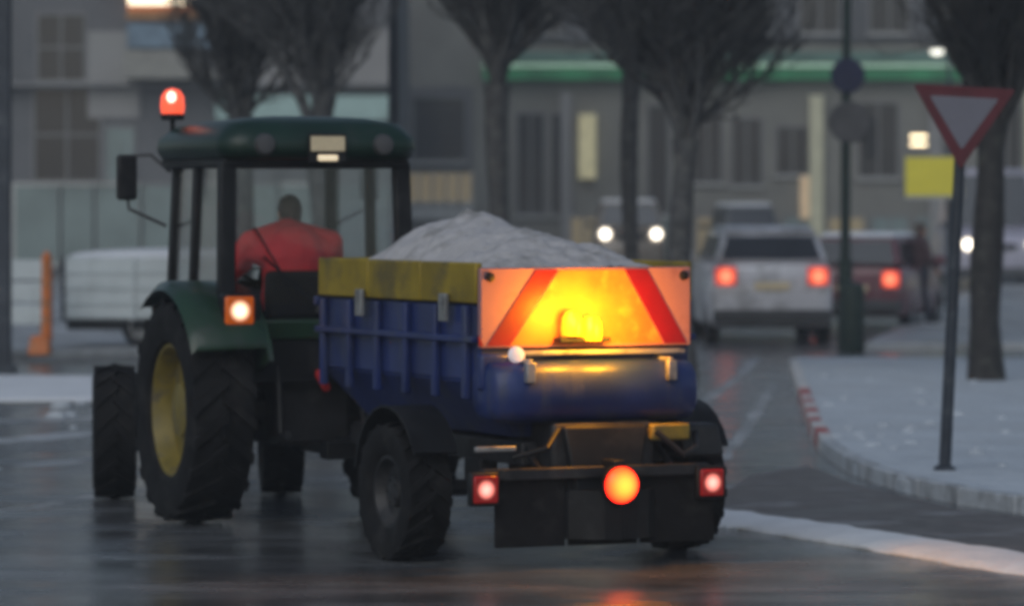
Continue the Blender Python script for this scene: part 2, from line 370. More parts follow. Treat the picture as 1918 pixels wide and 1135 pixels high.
# ------------------------------------------------------------------ wheels
def tyre(mb, Rr, wd, inner, lugs=0, side=1, lug_h=.035, n=40):
    """axis x, centre at origin"""
    h = wd/2
    prof = [(inner, -h*.72), (inner+.02, -h*.86), ((inner+Rr)/2, -h), (Rr-.07*Rr, -h*.9), (Rr-(lug_h if lugs else .01), -h*.7), (Rr-(lug_h if lugs else 0), 0),
            (Rr-(lug_h if lugs else .01), h*.7), (Rr-.07*Rr, h*.9), ((inner+Rr)/2, h), (inner+.02, h*.86), (inner, h*.72), (inner-.005, 0)]
    rings = [[Vector((x, r*math.cos(2*math.pi*j/n), r*math.sin(2*math.pi*j/n))) for j in range(n)] for r, x in prof]
    rings.append(rings[0]); mb.loft(rings, cap=False)
    for k in range(lugs):
        for sg in (-1, 1):
            a0 = 2*math.pi*(k+(.5 if sg > 0 else 0))/lugs
            da = 2*math.pi/lugs*.17; sl = 2*math.pi/lugs*.85
            def pt(x, a, r): return Vector((x, r*math.cos(a), r*math.sin(a)))
            x0, x1 = -.02*sg, h*.93*sg
            rb = Rr-lug_h-.015
            mb.hexa([pt(x0, a0-da, rb), pt(x0, a0+da, rb), pt(x1, a0+sl+da, rb-.03), pt(x1, a0+sl-da, rb-.03),
                     pt(x0, a0-da, Rr), pt(x0, a0+da, Rr), pt(x1, a0+sl+da, Rr-.02), pt(x1, a0+sl-da, Rr-.02)])
def wheel(parent, x, y, Rr, wd, inner, side, tm='rubber', rm='yellow', lugs=0, steer=0, dish=.07, bolts=8):
    w_ = obj('wheel', None, parent, (x, y, Rr-.01), (0, 0, steer)); w_.empty_display_size = .1
    t = MB(); tyre(t, Rr, wd, inner, lugs); t.build('tyre', tm, w_, smooth=40)
    r = MB(); h = wd/2*.74*side; k = 36
    prof = [(inner, h), (inner-.02, h), (inner-.035, h-.03*side), (inner-.06, h-dish*side), (inner*.45, h-dish*side*1.1), (inner*.40, h-dish*.5*side), (inner*.22, h-dish*.4*side), (.001, h-dish*.3*side)]
    rings = [[Vector((xx, rr*math.cos(2*math.pi*j/k), rr*math.sin(2*math.pi*j/k))) for j in range(k)] for rr, xx in prof]
    r.loft(rings, cap=False)
    rings = [[Vector((xx, rr*math.cos(2*math.pi*j/k), rr*math.sin(2*math.pi*j/k))) for j in range(k)] for rr, xx in [(inner, -h), (inner-.05, -h*.8), (inner*.5, -h*.2), (.01, -h*.2)]]
    r.loft(rings, cap=False)
    for j in range(bolts):
        a = 2*math.pi*j/bolts
        c = Vector((h-dish*.75*side, inner*.32*math.cos(a), inner*.32*math.sin(a)))
        r.tube([c-Vector((.02*side, 0, 0)), c+Vector((.03*side, 0, 0))], .014 if inner > .25 else .01, 6)
    r.build('rim', rm, w_, smooth=40)
    return w_

# ------------------------------------------------------------------ people
def limb(mb, pts, rad, n=12):
    P = [Vector(p) for p in pts]
    mb.tube(P, list(rad), n)
    for p, r in zip(P, rad): mb.ball(p, r, 12, 8)
def hand(mb, wrist, d, up, s=1):
    """palm and five fingers; d = finger direction, up = back of hand"""
    d = Vector(d).normalized(); up = Vector(up).normalized(); sd = d.cross(up).normalized(); w0 = Vector(wrist)
    for k in range(5):
        mb.ball(w0+d*(.02+.018*k), (.022, .022, .022), 8, 6)
    for j in range(4):
        o_ = (j-1.5)*.021; base = w0+d*.085+sd*o_
        ln = (.068, .078, .073, .056)[j]
        p1 = base+d*ln*.45; p2 = p1+d*ln*.3-up*ln*.22; p3 = p2+d*ln*.1-up*ln*.33
        mb.ball(base-d*.03, .016, 8, 6); limb(mb, [base-d*.05, base, p1, p2, p3], [.013, .0105, .0095, .009, .0075], 8)
    b = w0+d*.03+sd*(-.03)*s; limb(mb, [w0+d*.015-sd*.015*s, b-up*.01, b+d*.028-up*.02-sd*.012*s, b+d*.05-up*.035-sd*.004*s], [.015, .013, .011, .009], 8)
def person(name, label, J, jm, tm, parent_loc, rz, hood=False, coat=False):
    root = thing(name, label, 'person', parent_loc, rz)
    V = {k: Vector(v) for k, v in J.items()}
    hd = V['head']; f = V.get('face', Vector((0, 1, 0))).normalized(); up = Vector((0, 0, 1)); sd = f.cross(up)
    B = MB()
    Mh = Matrix((sd, f, up)).transposed()
    B.ball(hd, (.075, .095, .115), 18, 14, Mh)
    B.ball(hd+f*.035-up*.055, (.055, .06, .06), 14, 10, Mh)
    B.ball(hd+f*.102-up*.012, (.012, .018, .024), 8, 6, Mh); B.ball(hd+f*.085+up*.02, (.045, .014, .012), 10, 6, Mh)
    for s_ in (-1, 1):
        B.ball(hd+sd*.078*s_-up*.005-f*.005, (.012, .02, .032), 8, 6, Mh)
    B.ball(hd+f*.088-up*.05, (.024, .010, .006), 8, 6, Mh)
    limb(B, [V['neck'], hd-up*.08], [.062, .055])
    limb(B, [V['pelvis'], V['waist'], V['chest']], [.14, .125, .145]); B.ball((V['shl']+V['shr'])/2-up*.03, (.17, .10, .08), 14, 10)
    for s_ in 'lr':
        limb(B, [V['sh'+s_], V['el'+s_], V['wr'+s_]], [.055, .042, .03])
        limb(B, [V['hip'+s_], V['kn'+s_], V['an'+s_]], [.085, .06, .042])
        hand(B, V['wr'+s_], V['hd'+s_], V.get('hu'+s_, up), 1 if s_ == 'l' else -1)
    B.build('body', 'skin', root, remesh=.011)
    e = MB()
    for s_ in (-1, 1): e.ball(hd+sd*.031*s_+f*.081+up*.004, .012, 8, 6)
    e.build('eyes', 'boot', root)
    h = MB(); h.ball(hd+up*.022-f*.014, (.086, .099, .112), 18, 12, Mh); h.ball(hd-up*.03-f*.055, (.07, .05, .07), 14, 10, Mh)
    hh = h.build('hood' if hood else 'hair', jm if hood else 'hair', root, remesh=.012)
    Jk = MB()
    k_ = 1.0 if coat else 1.22
    limb(Jk, [V['pelvis']+up*.02, V['waist'], V['chest']], [.165*k_, .165*k_, .18*k_])
    if coat: limb(Jk, [V['pelvis']-up*.22, V['pelvis'], V['waist']], [.17, .17, .155])
    cm = (V['shl']+V['shr'])/2
    Jk.ball(cm-up*.06, (abs((V['shl']-V['shr']).length)/2+.06, .15, .14), 18, 12); limb(Jk, [V['shl']+up*.01, V['neck']-up*.03, V['shr']+up*.01], [.075, .10, .075])
    Jk.ball(V['neck']+up*.01, (.085, .085, .05), 12, 8)
    for s_ in 'lr':
        limb(Jk, [V['sh'+s_], V['el'+s_], V['wr'+s_]], [.086, .072, .05])
    Jk.build('jacket' if not coat else 'coat', jm, root, remesh=.014)
    T = MB()
    T.ball(V['pelvis'], (.165, .14, .13), 14, 10)
    for s_ in 'lr': limb(T, [V['hip'+s_], V['kn'+s_], V['an'+s_]], [.105, .08, .062])
    T.build('trousers', tm, root, remesh=.014)
    for s_ in 'lr':
        b = MB(); a = V['an'+s_]; fd = V.get('ft'+s_, f).normalized()
        limb(b, [a+up*.05, a-up*.03, a+fd*.06-up*.05, a+fd*.15-up*.055], [.058, .055, .048, .038]); b.build('boot', 'boot', root, remesh=.012)
    return root

# ------------------------------------------------------------------ tractor
TR = thing('tractor', 'green tractor with yellow wheel rims and dark cab towing the blue spreader across the junction', 'tractor', (-1.47, 29.3, 0), R(21))
for s_ in (-1, 1):
    wheel(TR, .74*s_, 0, .77, .46, .45, s_, lugs=20, dish=.13)
    wheel(TR, .64*s_, 2.35, .50, .32, .28, s_, lugs=16, steer=R(-15), dish=.08, bolts=6)
b = MB(); b.box(-.27, .27, -.35, 1.2, .52, 1.02); b.box(-.22, .22, 1.2, 2.6, .62, .98); b.build('transmission', 'grime', TR, bevel=.04)
b = MB(); b.tube([(-.55, 0, .77), (.55, 0, .77)], .12, 14); b.build('rear_axle', 'grime', TR)
b = MB(); b.box(-.5, .5, 2.27, 2.43, .44, .57); b.box(-.12, .12, 2.1, 2.6, .5, .7); b.build('front_axle', 'grime', TR, bevel=.02)
b = MB()
for k, (y, zt, wd) in enumerate([(1.02, 1.50, .36), (1.3, 1.52, .37), (2.0, 1.47, .36), (2.6, 1.38, .34), (2.85, 1.28, .30)]):
    pass
rings = []
for (y, zt, wd) in [(1.02, 1.50, .36), (1.3, 1.52, .37), (2.0, 1.47, .36), (2.6, 1.38, .34), (2.88, 1.22, .28)]:
    rings.append([(-wd, y, .98), (-wd, y, zt-.14), (-wd+.05, y, zt-.05), (-wd+.14, y, zt), (wd-.14, y, zt), (wd-.05, y, zt-.05), (wd, y, zt-.14), (wd, y, .98)])
b = MB(); b.loft(rings); b.build('bonnet', 'green', TR, smooth=50)
b = MB()
for k in range(7): b.box(-.24, .24, 2.885, 2.9, .98+k*.035, 1.0+k*.035)
b.build('grille', 'black', TR)
b = MB(); b.box(-.3, .3, 2.75, 3.1, .5, .85); b.build('front_weight', 'black', TR, bevel=.03)
b = MB(); b.tube([(.34, 1.6, 1.4), (.44, 1.6, 1.45), (.46, 1.6, 1.6), (.46, 1.6, 1.98)], [.03, .03, .045, .035], 10); b.build('exhaust', 'black', TR)
# fenders: shell over each rear wheel, curved rear skirt inwards
for s_ in (-1, 1):
    b = MB(); rings = []
    for k in range(13):
        a = R(20+k*10.5)
        r_ = .86
        y = -r_*math.cos(a); z = .77+r_*math.sin(a)*.97
        z = max(z, .3)
        rings.append([(s_*.44, y, z), (s_*.48, y*1.0, z+.035), (s_*.93, y, z+.03), (s_*.98, y, z-.03), (s_*.95, y, z-.01), (s_*.48, y, z+.005)])
    rings = rings[1:11]
    b.loft(rings); b.build('fender', 'green', TR, smooth=50)
    b = MB()
    pts = [(-.86*math.cos(R(a)), .77+.84*math.sin(R(a))) for a in range(24, 140, 9)]+[(.45, 1.0), (-.35, 1.0)]
    b.prism(pts, s_*.42, s_*.455, 'x'); b.build('fender_side', 'green', TR, smooth=30)
    # lamp pod on the fender's rear edge
    b = MB(); b.box(.46 if s_ > 0 else -.72, .72 if s_ > 0 else -.46, -.62, -.46, 1.33, 1.56); b.build('lamp_housing', 'black', TR, bevel=.03)
    x0, x1 = (.52, .72) if s_ > 0 else (-.72, -.51)
    b = MB(); b.box(-.10, .10, -.018, .018, -.095, .095); b.build('indicator_lamp', 'g_ind' if s_ < 0 else 'tail_dim', TR, bevel=.015, loc=((x0+x1)/2, -.63, 1.445))
# cab
def pil(p0, p1, wx, wy, name='pillar', m='black'):
    b = MB(); a = Vector(p0); c = Vector(p1)
    b.hexa([a+Vector((-wx, -wy, 0)), a+Vector((wx, -wy, 0)), a+Vector((wx, wy, 0)), a+Vector((-wx, wy, 0)), c+Vector((-wx, -wy, 0)), c+Vector((wx, -wy, 0)), c+Vector((wx, wy, 0)), c+Vector((-wx, wy, 0))])
    return b.build(name, m, TR, bevel=.012)
for s_ in (-1, 1):
    pil((s_*.645, -.42, 1.30), (s_*.62, -.36, 2.44), .055, .05)
    pil((s_*.66, .35, 1.05), (s_*.62, .30, 2.44), .03, .035)
    pil((s_*.60, 1.08, 1.05), (s_*.56, .98, 2.44), .035, .04)
b = MB(); b.box(-.66, .66, -.48, -.40, 1.24, 1.38); b.build('rear_sill', 'green', TR, bevel=.02)
b = MB(); b.box(-.62, .62, -.42, 1.12, 1.0, 1.09); b.box(-.5, .5, -.46, -.40, .95, 1.24); b.build('cab_floor', 'black', TR, bevel=.01)
b = MB(); b.box(-.66, .66, -.42, 1.06, 2.40, 2.47); b.build('cab_header', 'black', TR, bevel=.015)
b = MB(); rings = []
for (e, z) in [(0, 2.45), (.09, 2.47), (.12, 2.53), (.11, 2.60), (.02, 2.67), (-.16, 2.71), (-.4, 2.725)]:
    x = .59+e; y0 = -.46-e; y1 = 1.06+e; c = max(.05, .16+e*.3)
    ring = []
    for (cx, cy, a0) in [(x-c, y1-c, 0), (-x+c, y1-c, 90), (-x+c, y0+c, 180), (x-c, y0+c, 270)]:
        for q in range(5):
            a = R(a0+q*22.5); ring.append((cx+c*math.cos(a), cy+c*math.sin(a), z+(.03*(1-((cy)/1.2)**2) if z > 2.6 else 0)))
    rings.append(ring)
b.loft(rings); b.build('roof', 'roof_green', TR, smooth=60)
def pane(name, pts, t=.006, parent=None, m='glass'):
    a, c, d, e = [Vector(p) for p in pts]; nrm = (c-a).cross(e-a).normalized()*t
    b = MB(); b.hexa([a, c, d, e, a+nrm, c+nrm, d+nrm, e+nrm]); return b.build(name, m, parent, smooth=0)
pane('rear_window', [(-.56, -.41, 1.39), (.56, -.41, 1.39), (.54, -.36, 2.40), (-.54, -.36, 2.40)], parent=TR)
pane('windscreen', [(-.56, 1.06, 1.10), (.56, 1.06, 1.10), (.53, .98, 2.40), (-.53, .98, 2.40)], parent=TR)
for s_ in (-1, 1):
    pane('side_window', [(s_*.63, -.36, 1.45), (s_*.655, .31, 1.45), (s_*.62, .27, 2.40), (s_*.605, -.31, 2.40)], parent=TR)
    d_ = pane('cab_door', [(s_*.655, .39, 1.10), (s_*.61, 1.03, 1.10), (s_*.575, .94, 2.40), (s_*.62, .34, 2.40)], parent=TR)
    b = MB(); b.box(s_*.66-.02, s_*.66+.03*1, .42, .48, 1.45, 1.62); b.build('door_handle', 'black', d_, bevel=.01)
    # mirror on its arm
    mr = MB(); mr.tube([(s_*.60, 1.04, 2.38), (s_*.72, 1.12, 2.50), (s_*.88, 1.14, 2.49), (s_*.90, 1.12, 2.3), (s_*.88, 1.12, 2.12), (s_*.62, 1.08, 2.0)], .013, 8)
    ar = mr.build('mirror_arm', 'plast', TR)
    b = MB(); b.box(s_*.9-.075, s_*.9+.075, 1.08, 1.13, 2.18, 2.50); b.build('mirror', 'black', ar, bevel=.025)
    b = MB()
    for q in (-1, 1):
        b.box(s_*.72-.12, s_*.72+.12, .55, .80, .55+q*.17, .58+q*.17)
    b.box(s_*.72-.13, s_*.72-.11, .55, .8, .38, 1.05); b.box(s_*.72+.11, s_*.72+.13, .55, .8, .38, 1.05); b.build('steps', 'black', TR)
b = MB(); b.box(-.60, -.30, .75, 1.35, .52, .96); b.build('fuel_tank', 'black', TR, bevel=.06)
# roof fittings: rear work lamps, lit number plate, beacon on a stalk
for x_ in (-.42, .42):
    b = MB(); b.lathe([(.065, 0), (.075, -.02), (.072, -.07), (.03, -.10)], (x_, -.60, 2.555), (0, -1, 0), 20)
    wl_ = b.build('work_lamp', 'plast', TR)
    b = MB(); b.lathe([(.06, 0), (.058, .008), (.02, .014)], (x_, -.60, 2.555), (0, -1, 0), 20); b.build('lens', 'grey_sign', wl_)
b = MB(); b.box(-.125, .145, -.62, -.59, 2.43, 2.63); b.box(-.10, .12, -.60, -.50, 2.5, 2.56); pf = b.build('number_plate_holder', 'black', TR, bevel=.01)
b = MB(); b.box(-.11, .13, -.628, -.619, 2.51, 2.61); b.build('number_plate', 'plate', pf, bevel=.003)
b = MB(); b.box(-.06, .08, -.635, -.605, 2.445, 2.485); b.build('plate_lamp', mat('plate_lamp_lit', (.6, .5, .35), emit=(1, .82, .55), estr=.85), pf, bevel=.01)
b = MB(); b.tube([(-.62, .92, 2.5), (-.62, .92, 2.62), (-.62, .92, 2.76)], .018, 8); st = b.build('beacon_stalk', 'black', TR)
b = MB(); b.lathe([(.07, 0), (.085, .01), (.085, .04), (.07, .045)], (-.62, .92, 2.74), (0, 0, 1), 20); b.build('beacon_base', 'black', st)
b = MB(); b.lathe([(.078, 0), (.085, .05), (.08, .12), (.05, .165), (.001, .18)], (-.62, .92, 2.785), (0, 0, 1), 24); bc = b.build('beacon_lamp', 'beacon_red', st)
b = MB(); b.ball((-.65, .845, 2.90), (.035, .02, .04)); b.build('reflector', 'beacon_core', bc)
b = MB(); b.tube([(.0, -.43, 1.42), (.02, -.43, 1.50)], .02, 8); b.tube([(.02, -.44, 1.46), (-.38, -.425, 1.80)], .008, 6); b.tube([(-.20, -.43, 1.60), (-.44, -.41, 2.0)], .007, 6); b.build('wiper', 'black', TR)
for x_, y_ in ((.38, .62), (.44, .70)):
    b = MB(); b.tube([(x_, y_, 1.1), (x_-.02, y_-.05, 1.62)], .012, 6); b.ball((x_-.02, y_-.05, 1.64), .028, 8, 6); b.build('control_lever', 'black', TR)
b = MB(); b.box(.34, .52, -.05, .65, 1.09, 1.5); b.build('side_console', 'plast', TR, bevel=.03)
# interior
b = MB(); b.box(-.27, .27, .02, .50, 1.28, 1.42); b.build('seat', 'seat', TR, bevel=.04)
b = MB(); b.box(-.27, .27, -.14, -.04, 1.36, 1.70); b.build('seat_back', 'seat', TR, bevel=.05)
b = MB(); b.box(-.12, .12, .1, .4, 1.08, 1.3); b.build('seat_base', 'seat', TR, bevel=.03)
b = MB(); b.box(-.22, .22, .88, 1.02, 1.09, 1.62); b.build('dashboard', 'black', TR, bevel=.04)
b = MB()
ring = [Vector((.19*math.cos(R(a)), .80+.19*math.sin(R(a))*.8, 1.70+.19*math.sin(R(a))*.5)) for a in range(0, 361, 20)]
b.tube(ring, .014, 8, cap=False); b.tube([(0, .80, 1.7), (0, .92, 1.5)], .02, 8); b.tube([ring[0], ring[9]], .01, 6); b.build('steering_wheel', 'black', TR)
# linkage and drawbar
b = MB(); b.box(-.05, .05, -.95, -.2, .48, .54); b.box(-.11, .11, -.97, -.80, .46, .58); b.build('drawbar_hitch', 'black', TR, bevel=.01)
for s_ in (-1, 1):
    b = MB(); b.tube([(s_*.25, -.2, .55), (s_*.33, -.8, .62)], .03, 8); b.tube([(s_*.30, -.55, .6), (s_*.28, -.42, 1.15)], .022, 8); b.build('lift_arm', 'black', TR)
b = MB(); b.tube([(0, -.38, 1.05), (0, -.62, .92)], .03, 8); b.build('top_link', 'seat_y', TR)
b = MB(); b.box(.22, .34, -.50, -.44, .98, 1.32); b.build('hydraulic_block', 'seat_y', TR, bevel=.02)

# driver
J = dict(pelvis=(0, .18, 1.46), waist=(0, .13, 1.61), chest=(0, .12, 1.80), neck=(0, .24, 1.99), head=(.05, .35, 2.09), face=(-.15, 1, 0),
         shl=(-.29, .15, 1.89), ell=(-.40, .36, 1.66), wrl=(-.17, .62, 1.74), hdl=(.25, .9, .1), hul=(-.2, 0, 1),
         shr=(.29, .15, 1.89), elr=(.40, .36, 1.66), wrr=(.17, .62, 1.74), hdr=(-.25, .9, .1), hur=(.2, 0, 1),
         hipl=(-.10, .24, 1.45), knl=(-.16, .66, 1.50), anl=(-.16, .78, 1.17), hipr=(.10, .24, 1.45), knr=(.16, .66, 1.50), anr=(.16, .78, 1.17))
person('person', 'driver in a red work jacket seated in the tractor cab, seen from behind', J, 'jacket', 'trousers', (-1.47, 29.3, 0), R(21))

# ------------------------------------------------------------------ salt spreader
SP = thing('salt_spreader', 'blue trailed salt spreader with yellow top boards and red and white rear board', 'spreader', (.19, 26.35, 0), R(25))
for s_ in (-1, 1):
    wheel(SP, .93*s_, 0, .43, .30, .22, s_, lugs=18, rm='grime', dish=.06, bolts=5)
b = MB(); b.tube([(-.85, 0, .43), (.85, 0, .43)], .05, 10); b.build('axle', 'grime', SP)
b = MB()
for s_ in (-1, 1): b.box(s_*.42-.05, s_*.42+.05, -.7, 1.9, .60, .74)
for y_ in (-.65, .0, .8, 1.85): b.box(-.47, .47, y_, y_+.09, .602, .72)
for s_ in (-1, 1): b.box(s_*.42-.06, s_*.42+.06, -.12, .12, .40, .61)
b.build('chassis', 'grime', SP, bevel=.008)
b = MB(); b.tube([(-.42, 1.85, .66), (-.10, 2.55, .56)], .045, 8); b.tube([(.42, 1.85, .66), (-.10, 2.55, .56)], .045, 8); b.tube([(-.08, 2.45, .56), (-.20, 2.78, .54)], .05, 10); b.build('drawbar', 'black', SP)
b = MB(); b.tube([(0.12, 2.3, .02), (.12, 2.3, .9)], .035, 10); b.build('jack_stand', 'steel', SP)
Wt, Wb = .70, .40; Y0, Y1 = -.60, 1.87
# hopper side walls as one tapered shell with pressed ribs
b = MB()
b.frust((-Wb-.05, Wb+.05, Y0+.05, Y1-.25), .76, (-Wt, Wt, Y0, Y1), 1.10)
b.build('hopper_base', 'blue', SP, bevel=.012)
b = MB(); b.frust((-Wt, Wt, Y0, Y1), 1.101, (-Wt, Wt, Y0, Y1), 1.56); b.build('hopper', 'blue', SP, bevel=.012)
for y_ in (-.45, .0, .45, .9, 1.35, 1.78):
    for s_ in (-1, 1):
        b = MB(); x0, x1 = sorted((s_*(Wt+.004), s_*(Wt+.045))); b.box(x0, x1, y_-.03, y_+.03, .99, 1.55); b.build('rib', 'blue', SP, bevel=.008)
for s_ in (-1, 1):
    x0, x1 = sorted((s_*(Wt+.003), s_*(Wt+.055)))
    b = MB(); b.box(x0, x1, Y0, Y1, 1.33, 1.37); b.build('side_rail', 'blue', SP, bevel=.008)
    x0, x1 = sorted((s_*(Wt-.02), s_*(Wt+.03)))
    nb = 3
    for k in range(nb):
        ya = Y0+(Y1-Y0)*k/nb+.006; yb = Y0+(Y1-Y0)*(k+1)/nb-.006
        b = MB(); b.box(x0, x1, ya, yb, 1.565, 1.81); b.build('top_board', 'board', SP, bevel=.012)
b = MB(); b.box(-Wt+.02, Wt-.02, Y1-.05, Y1-.005, 1.565, 1.81); b.build('front_board', 'board', SP, bevel=.01)
b = MB(); b.box(-Wt-.05, Wt+.05, Y1-.02, Y1+.03, 1.50, 1.56); b.build('front_rail', 'blue', SP, bevel=.01)
# rear board with red diagonal stripes
RB = MB(); RB.box(-Wt-.02, Wt-.01, Y0-.05, Y0-.005, 1.30, 1.78); RBo = RB.build('rear_board', 'reflect_white_glow', SP, bevel=.008)
def stripe(x0, x1, wd, z0=1.315, z1=1.765):
    b = MB(); y = Y0-.056; b.hexa([(x0, y, z0), (x0+wd, y, z0), (x0+wd, Y0-.04, z0), (x0, Y0-.04, z0), (x1, y, z1), (x1+wd, y, z1), (x1+wd, Y0-.04, z1), (x1, Y0-.04, z1)])
    b.build('red_stripe', 'reflect_red', RBo, smooth=0)
stripe(-.68, -.36, .15); stripe(.51, .24, .15)
b = MB(); y = Y0-.056
b.add([(-.73, y, 1.315), (-.70, y, 1.315), (-.735, y, 1.38), (-.73, Y0-.04, 1.315), (-.70, Y0-.04, 1.315), (-.735, Y0-.04, 1.38)], [(0, 1, 2), (3, 5, 4), (0, 3, 4, 1), (1, 4, 5, 2), (2, 5, 3, 0)])
b.build('red_stripe', 'reflect_red', RBo, smooth=0)
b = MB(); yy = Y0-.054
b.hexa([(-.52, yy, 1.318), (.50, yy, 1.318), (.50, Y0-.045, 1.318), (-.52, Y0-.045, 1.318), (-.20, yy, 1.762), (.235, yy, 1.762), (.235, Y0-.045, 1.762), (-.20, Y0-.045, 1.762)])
b.build('beacon_glow_field', 'field', RBo, smooth=0)  # trapezoid between the stripes coloured as if lit by the beacons
for x_ in (-.66, .64):
    b = MB(); b.lathe([(.03, 0), (.028, .012), (.01, .018)], (x_, Y0-.05, 1.725), (0, -1, 0), 14); b.build('bolt', 'sign_rust' if 0 else 'black', RBo)
# lit amber warning lamps on the rear board: a double lamp bar
hs_ = MB(); hs_.box(-.24, .10, Y0-.15, Y0-.05, 1.33, 1.36); hb = hs_.build('lamp_bracket', 'black', SP, bevel=.006)
for (x_, z_) in ((-.15, 1.44), (-.02, 1.41)):
    b = MB(); b.tube([(x_, Y0-.10, 1.325), (x_, Y0-.10, z_-.06)], .012, 8); b.lathe([(.035, -.01), (.04, 0), (.03, .01)], (x_, Y0-.12, z_-.07), (0, 0, 1), 18); wb = b.build('warning_beacon', 'black', hb)
    b = MB(); b.lathe([(.062, -.03), (.066, .02), (.06, .08), (.04, .115), (.001, .125)], (x_, Y0-.12, z_-.04), (0, 0, 1), 20); b.build('beacon_lens', 'amber_hot', wb)
for (x_, z_, pw) in ((-.17, 1.50, 44), (.08, 1.43, 44)):
    ld = bpy.data.lights.new('warning_light', 'POINT'); ld.energy = pw; ld.color = (1, .38, .012); ld.shadow_soft_size = .08
    lo = obj('warning_light', ld, SP, (x_, Y0-.33, z_))
# white ledge, blue spinner cowl
b = MB(); b.box(-.50, .60, Y0-.16, Y0-.052, 1.255, 1.285); b.build('ledge', 'steel', SP, bevel=.008)
b = MB(); rings = []
for x_, e in ((-.72, .0), (-.715, .7), (-.68, .93), (-.5, 1), (.5, 1), (.62, .93), (.655, .7), (.66, 0)):
    ring = []
    cy, cz = Y0-.06, 1.04
    for q in range(14):
        a = 2*math.pi*q/14
        ca, sa = math.cos(a), math.sin(a)
        ry = .21*max(e, .05); rz = .19*max(e, .3)
        ring.append((x_, cy+ry*abs(ca)**.7*(1 if ca > 0 else -1), cz+rz*abs(sa)**.6*(1 if sa > 0 else -1)))
    rings.append(ring)
b.loft(rings); b.build('rear_cowl', 'blue', SP, smooth=60)
b = MB(); b.box(-.74, -.55, Y0-.10, Y0-.02, 1.05, 1.27); b.build('hinge_bracket', 'blue', SP, bevel=.02)
b = MB(); b.lathe([(.045, 0), (.05, -.03), (.04, .012), (.001, .02)], (-.545, Y0-.20, 1.265), (0, -1, 0), 18); rl = b.build('position_lamp', mat('small_white_lamp', (.7, .65, .65), rough=.3, emit=(1, .85, .88), estr=.38), SP)
# discharge: auger housing, chute, spinner disc, deflectors
b = MB(); b.box(-.34, .34, -.85, -.2, .50, .86); b.build('conveyor_housing', 'grime', SP, bevel=.03)
b = MB(); b.frust((-.20, .20, -.94, -.66), .34, (-.28, .28, -.88, -.5), .84); b.build('chute', 'black', SP, bevel=.02)
b = MB(); b.lathe([(.03, .05), (.27, .03), (.28, 0), (.27, -.015), (.03, -.02)], (.02, -.74, .26), (0, 0, 1), 28); sp_ = b.build('spinner_disc', 'steel', SP)
b = MB()
for k in range(6):
    b.box(.05, .26, -.008, .008, .03, .075, rot_m(0, 0, R(k*60), (.02, -.74, .26)))
b.build('vane', 'steel', sp_)
b = MB()
for k in range(9):
    a = R(200+k*17.5); a2 = R(200+(k+1)*17.5)
    c = Vector((.02, -.70, 0)); p = [c+Vector((.36*math.cos(t), .36*math.sin(t), z)) for t, z in ((a, .17), (a2, .17), (a2, .46), (a, .46))]
    q = [c+Vector((.345*math.cos(t), .345*math.sin(t), z)) for t, z in ((a, .17), (a2, .17), (a2, .46), (a, .46))]
    b.hexa(p+q)
b.build('spinner_guard', 'black', SP)
for s_ in (-1, 1):
    b = MB(); b.tube([(s_*.44, -.68, .7), (s_*.44, -.92, .56)], .02, 8); b.build('bar_strut', 'black', SP)
for x0_, x1_ in ((-.74, -.28), (-.26, .20), (.22, .72)):
    b = MB(); b.box(x0_, x1_, -.90, -.885, .13, .53); b.build('rubber_flap', 'rubber', SP, bevel=.004)
b = MB(); b.box(-.84, .66, -.95, -.89, .53, .60); lb = b.build('light_bar', 'grime', SP, bevel=.008)
for s_, cx in ((-1, -.84), (1, .66)):
    b = MB(); b.box(cx-.095, cx+.095, -.98, -.92, .385, .585); hsn = b.build('tail_lamp', 'black', lb, bevel=.015)
    b = MB(); b.box(-.078, .078, -.012, .012, -.08, .08); b.build('lens', 'g_red', hsn, bevel=.01, loc=(cx, -.985, .485))
for s_ in (-1, 1):
    # mudguards
    b = MB(); rings = []
    for k in range(11):
        a = R(28+k*14); y = -.49*math.cos(a); z = .43+.50*math.sin(a)
        rings.append([(s_*.77, y, z), (s_*1.06, y, z), (s_*1.06, y*1.02, z+.012), (s_*.77, y*1.02, z+.012)])
    b.loft(rings); b.build('mudguard', 'black', SP, smooth=40)
b = MB(); b.lathe([(.118, 0), (.12, -.04), (.11, -.06), (.04, -.07)], (.0, -1.09, .495), (0, -1, 0), 26); fl = b.build('flashing_lamp', 'black', SP)
b = MB(); b.lathe([(.108, 0), (.102, .02), (.07, .04), (.04, .05), (.001, .052)], (0, 0, 0), (0, -1, 0), 28); b.build('lens', 'g_amb', fl, loc=(.0, -1.09, .495))
b = MB(); b.box(-.04, .04, -1.07, -.9, .56, .64); b.build('lamp_mount', 'black', SP, bevel=.01)
# hydraulic motor, hoses, small boxes behind
b = MB(); b.box(.30, .56, -.90, -.72, .74, .84); b.build('control_box', 'board', SP, bevel=.015)
b = MB(); b.tube([(.3, -.95, .8), (.45, -1.02, .66), (.6, -.9, .70), (.74, -.62, .78)], .018, 8); b.build('hose', 'black', SP); b = MB(); b.tube([(-.3, -.85, .82), (-.46, -1.03, .72), (-.62, -.9, .66)], .016, 8); b.build('hose', 'black', SP)
b = MB(); b.frust((.62, .90, -.70, -.45), .62, (.60, .88, -.66, -.45), .82); b.build('valve_box', 'grime', SP, bevel=.02)
b = MB(); b.box(-.86, -.60, -.90, -.86, .70, .73); b.build('under_rail', 'steel', SP, bevel=.005)
for x_ in (-.5, .44):
    b = MB(); b.box(x_-.03, x_+.03, Y0-.30, Y0-.25, 1.10, 1.22); b.box(x_-.015, x_+.015, Y0-.28, Y0-.05, 1.215, 1.24); b.build('latch', 'steel', SP, bevel=.006)
